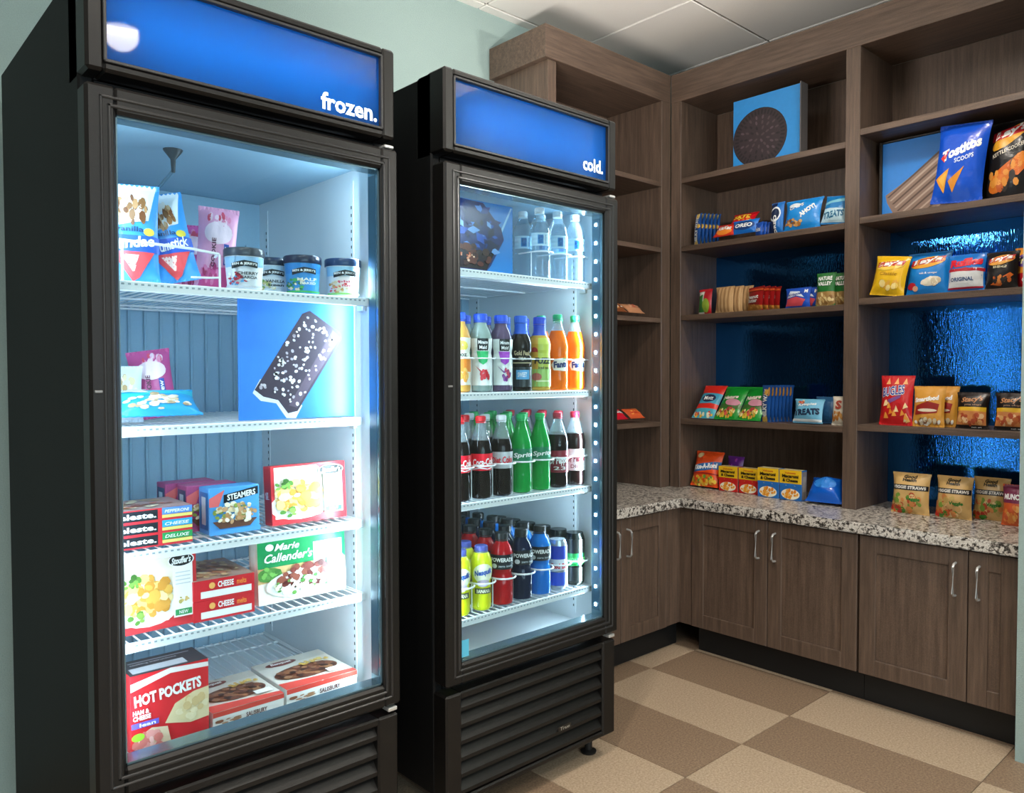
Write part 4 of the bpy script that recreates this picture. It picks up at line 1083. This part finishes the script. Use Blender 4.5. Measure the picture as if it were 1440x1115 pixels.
p = Print().t('CHIPS', .36, .74, .4, .12, WHITE, .04, .15, 18).t('AHOY!', .66, .56, .5, .16, WHITE, .06, .15, 40).food(.30, .22, .24, .12, ['d09a58', 'b87838', '8a5428', 'e0b478'], 24, .05, 3).e(.3, .78, .16, .08, 'e8f0f4')
Bag('cookie_bag', 'large bright blue cookie bag with golden cookies printed on it', 'snack bag', (3.122, 1.620, on(ZL[0])), -90, .165, .136, .050, '1f8ad8', p, 14, g1, 0, 41)
p = Print().r(0, .05, 1, .5, 'bfe0ee').t('TREATS', .5, .3, .8, .22, '1f6f9a', .05, .1, 8).p([(0, .7), (1, .95), (1, .8), (0, .6)], '7fc8e0')
Bag('cookie_bag', 'blue and pale teal treats bag beside the divider post', 'snack bag', (3.125, 1.486, on(ZL[0])), -90, .105, .122, .045, '1f7fc4', p, 16, g1, 6, 43)
# row 2, left bay
p = Print().r(0, 0, .5, 1, 'e8e4dc').p([(.0, .1), (.5, .1), (.4, .8), (0, .7)], '3a8a3c').e(.66, .35, .24, .28, '8fa83a').r(0, .9, 1, 1, 'c8202c')
Bag('cracker_pack', 'small red and green cracker pack at the start of its shelf', 'snack pack', (3.13, 2.095, on(ZL[1])), -98, .078, .118, .030, 'b8222c', p, 4, g1, 0, 51)
p = Print()
for i in range(9): p.r(.06+.1*i, .04, .085+.1*i, .96, '8a6038' if i % 2 else 'e8c898')
for j in range(3):
    Bag('cracker_pack', 'tan striped peanut cracker pack, %s in its row' % ['first', 'second', 'third'][j], 'snack pack', (3.118+.022*j, 1.985-.034*j, on(ZL[1])), -98, .105, .120, .026, 'c9a070', p, 4, g1, 0, 52+j, nx=10)
p = Print().p([(0, .0), (1, 0), (1, .2), (0, .3)], 'c88a3a').t('Peanut', .46, .58, .7, .16, WHITE, .04).t('Butter', .46, .42, .6, .16, WHITE, .04).food(.55, .16, .3, .1, ['e0a858', 'c88840'], 10, .05, 3).r(0, .82, 1, .9, 'd85a2c')
for j in range(4):
    Bag('cracker_pack', 'red peanut butter cracker pack, %s in its row' % ['first', 'second', 'third', 'fourth'][j], 'snack pack', (3.105+.0245*j, 1.822-.0130*j, on(ZL[1])), -118, .122, .104, .026, 'a01c1c', p, 4, g1, 0, 56+j, nx=10)
p = Print().p([(0, .12), (.7, .1), (.85, .4), (.5, .55), (.1, .45)], 'd8505a').p([(.1, .5), (.5, .6), (.8, .5), (.6, .8), (.2, .85)], 'dfe8f2').t('Krispies', .45, .66, .6, .16, '1c3f9c', .03, .2, 10).t('M', .85, .8, .12, .16, WHITE, .04)
for j in range(2):
    Bag('snack_pack', 'blue and white rice treat pack, %s of two' % ['front', 'rear'][j], 'snack pack', (3.120+.025*j, 1.632-.032*j, on(ZL[1])), -96, .120, .086, .028, '1f50b8', p, 5, g1, 0, 61+j, nx=10)
p = Print().r(0, 0, 1, .42, 'a8824c').food(.5, .2, .42, .14, ['c8a468', '8a6234', 'e0c890'], 30, .06, 4).t('NATURE', .5, .82, .7, .12, WHITE, .04).t('VALLEY', .5, .66, .7, .12, WHITE, .04)
for j, (yy, xx) in enumerate(((1.505, 3.105), (1.457, 3.145))):
    Bag('granola_bar_pack', 'green and brown granola bar pack, %s the divider post' % ['a step from', 'touching'][j], 'snack pack', (xx, yy, on(ZL[1])), -90, .082, .136, .030, '1f6a2c', p, 5, g1, 0, 64+j, nx=10)
# row 3, left bay
def slant(label, y, w, h, base, p, seed, x=3.10, lean=38, d=.035):
    return Bag('snack_bag', label, 'snack bag', (x, y, on(ZL[2])), -90, w, h, d, base, p, lean, g1, 0, seed, nx=10)
p = Print().r(0, .72, 1, 1, 'd8281c').r(0, .40, 1, .72, '3f9ab8').e(.5, .56, .3, .12, '1c2c4c').t('Mott', .5, .56, .4, .12, WHITE).r(0, .26, 1, .40, 'd8281c').r(0, 0, 1, .26, '48a8bc').food(.5, .1, .4, .06, ['e8e0c0', 'd83a2c', 'f0c040'], 12, .06)
slant('red and teal snack bag slanting back beside a green one', 2.085, .120, .190, 'c8302c', p, 71)
p = Print().r(0, .30, 1, .42, '3f6a2c').t('Nature', .45, .62, .6, .12, 'e8d8d0', .04, .2, 6).food(.5, .18, .42, .12, ['d8c040', 'c8a030', 'd85a4a', 'e8d8a0', 'a83a3c'], 36, .05, 6).e(.62, .46, .3, .1, 'c8889a')
slant('green snack bag slanting back beside the red and teal bag', 1.965, .122, .185, '138a2c', p, 73)
slant('green snack bag slanting back beside blue candy bars', 1.850, .118, .185, '138a2c', p, 75)
p = Print().t('MILKY WAY', .5, .5, .8, .42, WHITE, .05, rot=90).food(.6, .8, .3, .08, ['e0b050', 'c88a3c'], 6, .1).food(.5, .06, .3, .04, ['e8c060'], 5, .1)
bars('upright blue candy bar beside the green snack bags', ZL[2], 1.780, 7, .021, .064, .160, .018, '1d4f96', p, -112)
p = Print().t('Krispies', .5, .74, .6, .14, WHITE, .03, .15, 8).t('TREATS', .5, .44, .86, .26, '1c2c4c', .06, .1, 6).food(.25, .84, .12, .08, ['c8503c', 'e0c890', '8a5a3c'], 8, .05).r(0, .06, 1, .16, 'e8f2f6')
Bag('snack_bag', 'pale blue rice treats bag beside the blue candy bars', 'snack bag', (3.105, 1.577, on(ZL[2])), -94, .135, .102, .045, '6fb4d4', p, 12, g1, 0, 81)
Bag('snack_bag', 'dark blue rice treats bag behind the pale blue one', 'snack bag', (3.165, 1.530, on(ZL[2])), -94, .105, .112, .040, '2a5a86', None, 12, g1, 0, 82)
p = Print().food(.5, .3, .4, .2, ['d8a058', 'b87838'], 14, .08, 4).t('S', .5, .7, .4, .3, 'a8402c', .05)
Bag('snack_bag', 'white cookie bag beside the divider post above the counter', 'snack bag', (3.118, 1.448, on(ZL[2])), -90, .062, .118, .032, 'e4dccc', p, 6, g1, 0, 83, nx=10)
# counter, left bay
p = Print().p([(.05, .55), (1, .72), (1, .5), (.05, .34)], '2f6aa8').t('Rice-A-Roni', .52, .54, .80, .15, WHITE, .05, .1, 8).food(.5, .16, .44, .14, ['f0a820', 'e8c040', 'f4d060', 'd88018', '6a9a3c'], 50, .05, 7).e(.25, .85, .12, .08, 'f0d8a0').r(0, .33, 1, .36, 'a8201c')
Bag('rice_pouch', 'orange rice pouch with blue banner leaning in the shelf corner', 'pouch', (3.135, 2.100, on(CZ)), -90, .150, .170, .060, 'e8501c', p, 20, g3, 0, 91)
Bag('candy_pouch', 'small purple candy pouch behind the red macaroni boxes', 'pouch', (3.235, 2.005, on(CZ)), -90, .085, .150, .035, '6a2a8a', Print().food(.5, .6, .4, .3, ['a84ac0', 'd86a3c', '3a1a58'], 20, .07, 2), 10, g3, 0, 92)
def mac(label, y, c, x=3.150, w=.098, h=.114):
    f = Print().r(0, .48, 1, 1, 'f0c01c').p([(0, .48), (.15, .40), (.3, .50), (.5, .40), (.7, .50), (.85, .40), (1, .48), (1, .55), (0, .55)], c).e(.5, .20, .42, .18, 'f4ecd8', n=20).food(.5, .20, .36, .14, ['f0a030', 'e88a1c', 'f4c060'], 30, .05, 5)
    f.t('Macaroni', .5, .80, .74, .11, '1c1410', .05).t('& Cheese', .5, .66, .7, .11, '1c1410', .05).t('Velveeta', .5, .91, .5, .06, 'c02a20')
    Carton('macaroni_box', label, 'box', (x, y, on(CZ)), -90, w, h, .045, c, f, Print().r(.05, .1, .95, .9, 'e8d8a0'), None, Print().r(.06, .04, .94, .96, '8a8482').r(.2, .3, .8, .8, 'a8a29c'), group=g3)
mac('red and yellow macaroni box next to the orange rice pouch', 1.966, 'c8201c')
mac('red and yellow macaroni box next to a blue one', 1.862, 'c8201c')
mac('blue and yellow macaroni box next to a red one', 1.752, '1f6ab8', 3.125, .100, .128)
mac('blue and yellow macaroni box next to the blue chip bag', 1.648, '1f6ab8', 3.125, .100, .128)
Bag('chip_bag', 'shiny blue bag lying on the counter against the divider post', 'snack bag', (3.085, 1.495, on(CZ)), -84, .150, .130, .110, '0f5cc8', Print().e(.5, .5, .3, .2, '2f86e0'), 48, g3, 0, 95, .2)
# big bags, right bay upper row
p = Print().t('Tostitos', .52, .66, .74, .14, WHITE, .05, .1, 14).p([(.12, .56), (.28, .66), (.22, .50)], 'd83a2c').t('SCOOPS', .60, .54, .36, .06, 'cfe0f4', .03, 0, 10).p([(.06, .30), (.34, .42), (.26, .12)], 'e8a030').p([(.34, .26), (.62, .44), (.44, .12)], 'd88a1c').p([(.12, .30), (.30, .37), (.25, .2)], 'f0b850')
Bag('chip_bag', 'tall royal blue tortilla chip bag in front of the chip poster', 'snack bag', (3.105, 1.022, on(TOPS_R[1])), -90, .172, .286, .060, '1450c8', p, 5, g2, 5, 101, .22)
p = Print().e(.52, .80, .42, .10, 'e8a82c', 20).p([(.12, .74), (.9, .84), (.92, .96), (.14, .86)], 'c81c28').t("Lay's", .52, .85, .66, .13, WHITE, .05, .2, 10).t('KETTLE COOKED', .5, .62, .7, .05, 'e0d8c8', .02, 0, 10).e(.3, .24, .24, .12, 'e07a28', 20).e(.72, .46, .2, .09, 'e88a30', 20).p([(.2, .34), (.6, .50), (.9, .40), (.7, .28)], 'd86a1c').food(.5, .3, .42, .14, ['e89a40', '3a3430', 'c86020'], 16, .06, 3)
Bag('chip_bag', 'tall black potato chip bag with orange chips printed on it', 'snack bag', (3.170, .870, on(TOPS_R[1])), -90, .152, .286, .060, '1c1a1c', p, 6, g2, 0, 102, .28)
# right bay, middle row
def lays(label, y, w, h, base, band, logo, seed, extra, roll=0, x=3.125):
    p = Print()
    extra(p)
    p.e(.5, .74, .40, .13, logo, 8, 20).p([(.10, .66), (.86, .74), (.90, .88), (.14, .80)], 'b8182c').t("Lay's", .5, .77, .66, .15, WHITE, .05, .2, 7)
    return Bag('chip_bag', label, 'snack bag', (x, y, on(TOPS_R[2])), -90, w, h, .055, base, p, 10, g2, roll, seed)
lays('yellow potato chip bag beside the divider post', 1.270, .130, .156, 'e8b81c', None, 'f0cc50', 111, lambda p: p.t('Classic', .5, .52, .5, .08, 'b08010', .02, .2).food(.55, .28, .24, .12, ['f0cc60', 'f4dc90', 'e0a83c'], 10, .08, 2), 7)
lays('bright blue potato chip bag beside the yellow one', 1.136, .156, .168, '1c84d8', None, 'e8a830', 112, lambda p: p.e(.62, .30, .22, .10, 'e8e0cc', 10).food(.6, .3, .2, .08, ['f0e8d4', 'd8c8a8'], 8, .06, 3).e(.15, .22, .12, .08, 'c82838').e(.25, .16, .07, .06, 'e8b090').t('salt & vinegar', .55, .48, .4, .05, WHITE), 0, 3.165)
p = Print().r(.04, .10, .96, .60, 'd8dce0').p([(0, .62), (1, .58), (1, .50), (.5, .62), (0, .54)], 'b81c2c').t('Ruffles', .5, .76, .86, .22, 'd81c34', .07, .1, 3).t('ORIGINAL', .42, .32, .6, .10, '2a4a7c', .03).r(.04, .08, .96, .12, 'b81c3c')
Bag('chip_bag', 'blue ridged chip bag with a white panel and red lettering', 'snack bag', (3.128, .992, on(TOPS_R[2])), -90, .128, .140, .045, '1c74cc', p, 9, g2, 0, 113)
lays('black potato chip bag between the ridged chips and an orange bag', .878, .104, .136, '1e1b1c', None, 'e0a040', 114, lambda p: p.p([(.2, .12), (.8, .40), (.9, .34), (.5, .08)], 'd86a20').food(.5, .24, .3, .10, ['e08a3c', 'c86020', '2a2422'], 14, .07, 4).t('BBQ', .5, .55, .4, .07, 'd8d0b0', .02))
p = Print().r(0, 0, 1, .36, 'c81c28').e(.4, .66, .3, .16, '5a2a8a').t('Fritos', .5, .66, .7, .18, 'f0e0a0', .05).t('o', .5, .2, .3, .12, WHITE)
Bag('corn_chip_bag', 'orange and red corn chip bag beside a small black bag', 'snack bag', (3.165, .812, on(TOPS_R[2])), -90, .080, .148, .040, 'e8942c', p, 9, g2, 0, 115, nx=10)
# right bay, lower row
p = Print()
for i in range(3): p.p([(.2+.25*i, .82), (.34+.25*i, .82), (.27+.25*i, .95)], 'f0b070')
p.t('BUGLES', .44, .68, .66, .20, WHITE, .07, .0, 6).t('BUGLES', .445, .682, .64, .18, '2a3a9c', .02, .0, 6).p([(.3, .5), (.7, .62), (.66, .54), (.34, .42)], '7a4a8a')
rn = random.Random(9)
for i in range(14):
    a, b = rn.uniform(.06, .84), rn.uniform(.05, .40); p.p([(a, b), (a+.14, b+.05*rn.random()), (a+.06, b+.13)], rn.choice(['f0a040', 'f4c070', 'e88a2c', 'f8d8a0']))
Bag('corn_snack_bag', 'red corn snack bag with orange cones printed on it', 'snack bag', (3.112, 1.225, on(TOPS_R[3])), -90, .125, .192, .050, 'c81c20', p, 7, g2, 0, 121)
p = Print().t('Smartfood', .46, .68, .76, .12, WHITE, .06, .1, 6).p([(.1, .28), (.8, .34), (.86, .56), (.5, .62), (.14, .5)], '9a241c').e(.5, .40, .3, .04, 'e8d8c0').food(.5, .12, .4, .06, ['f4efe4', 'e0d0b0', '8a5a3a'], 30, .05, 5)
for j in range(2):
    Bag('popcorn_bag', 'golden popcorn bag with a dark red banner, %s of two' % ['front', 'rear'][j], 'snack bag', (3.112+.045*j, 1.108-.030*j, on(TOPS_R[3])), -92, .116, .152, .040, 'd89a3c', p, 7, g2, 0, 122+j)
def stacy(label, y, seed, x=3.118):
    p = Print().t("Stacy's", .5, .78, .66, .18, 'c88a5a', .03, .3, 5).t('pita chips', .55, .64, .5, .06, 'b89070', .01).r(.06, .46, .94, .58, 'e8b82c').p([(.02, .10), (.94, .10), (.94, .46), (.10, .48)], 'd88a4c').food(.5, .27, .40, .14, ['e8b070', 'c86a34', 'f0c898', 'b8502c'], 26, .07, seed).t('net wt', .66, .05, .3, .04, WHITE, .01)
    Bag('pita_chip_bag', label, 'snack bag', (x, y, on(TOPS_R[3])), -90, .108, .132, .046, '1c1210', p, 8, g2, 0, seed)
stacy('dark brown pita chip bag beside the golden popcorn', .962, 124)
stacy('dark brown pita chip bag with another pita bag beside it', .838, 125)
# counter, right bay
def veggie(label, y, seed, x, w=.140, rz=-90):
    p = Print().t('Good', .5, .90, .34, .08, '3a3424', .05).t('Health', .5, .82, .36, .08, '3a3424', .05).r(.02, .58, .98, .70, '1a1c24').t('VEGGIE STRAWS', .5, .64, .86, .075, 'e8e4dc', .04).food(.4, .28, .44, .22, ['e0b070', 'd88a4c', 'c8a860', '7a9a3c', 'e8c890', 'c0502c'], 36, .07, seed).t('Veggie', .62, .36, .36, .10, '2f7a2c', .05, .1).food(.2, .1, .2, .06, ['b83020', 'd8602c', '4a8a2c'], 12, .06, seed+1)
    Bag('veggie_straw_bag', label, 'snack bag', (x, y, on(CZ)), rz, w, .156, .065, 'd8b070', p, 6, g2 if False else g3, 0, seed)
veggie('tan vegetable straw bag on the counter beside the divider post', 1.178, 131, 3.140)
veggie('tan vegetable straw bag in the middle of the counter', 1.030, 132, 3.155, .125)
veggie('tan vegetable straw bag beside the orange and purple bag', .925, 133, 3.215, .120)
p = Print().r(0, .55, 1, 1, '7a2a4c').t('MUNCHIES', .5, .70, .8, .14, WHITE, .05).food(.5, .26, .4, .2, ['e88a3c', 'd85a2c', 'f0b060'], 30, .07, 6)
Bag('snack_mix_bag', 'orange and purple snack mix bag on the counter', 'snack bag', (3.150, .824, on(CZ)), -90, .098, .145, .055, 'd8602c', p, 6, g3, 0, 134)
# corner shelves behind the cooler
def corner(nm, label, x, y, z, w, base, p, seed, cat='snack pack'):
    Bag(nm, label, cat, (x, y, z+.016), 0, w, .070, .032, base, p, 55, 'snacks on the corner shelves', 0, seed, nx=8, ny=8)
corner('candy_bar', 'brown and white candy bar on the corner shelf behind the cooler', 2.735, 2.275, on(1.470), .105, '7a4426', Print().food(.5, .5, .45, .3, ['e8dccc', 'a86a3c', 'c89a6a'], 16, .07, 3), 141, 'candy bar')
corner('candy_bar', 'tan and red candy bar nearest the corner stile', 2.860, 2.280, on(1.470), .115, 'b8805c', Print().food(.5, .5, .45, .3, ['c84a3c', 'e8c8a8', 'd89a7a'], 16, .07, 4), 142, 'candy bar')
corner('candy_pack', 'red candy pack with white lettering on the low corner shelf', 2.730, 2.275, on(.984), .125, 'c81428', Print().t('Twizzlers', .5, .55, .8, .3, WHITE, .05, .1), 143)
corner('candy_pack', 'orange candy pack beside the red one on the corner shelf', 2.870, 2.280, on(.984), .105, 'd0582c', Print().food(.5, .5, .4, .3, ['f0a04c', 'c8301c'], 14, .07, 5), 144)
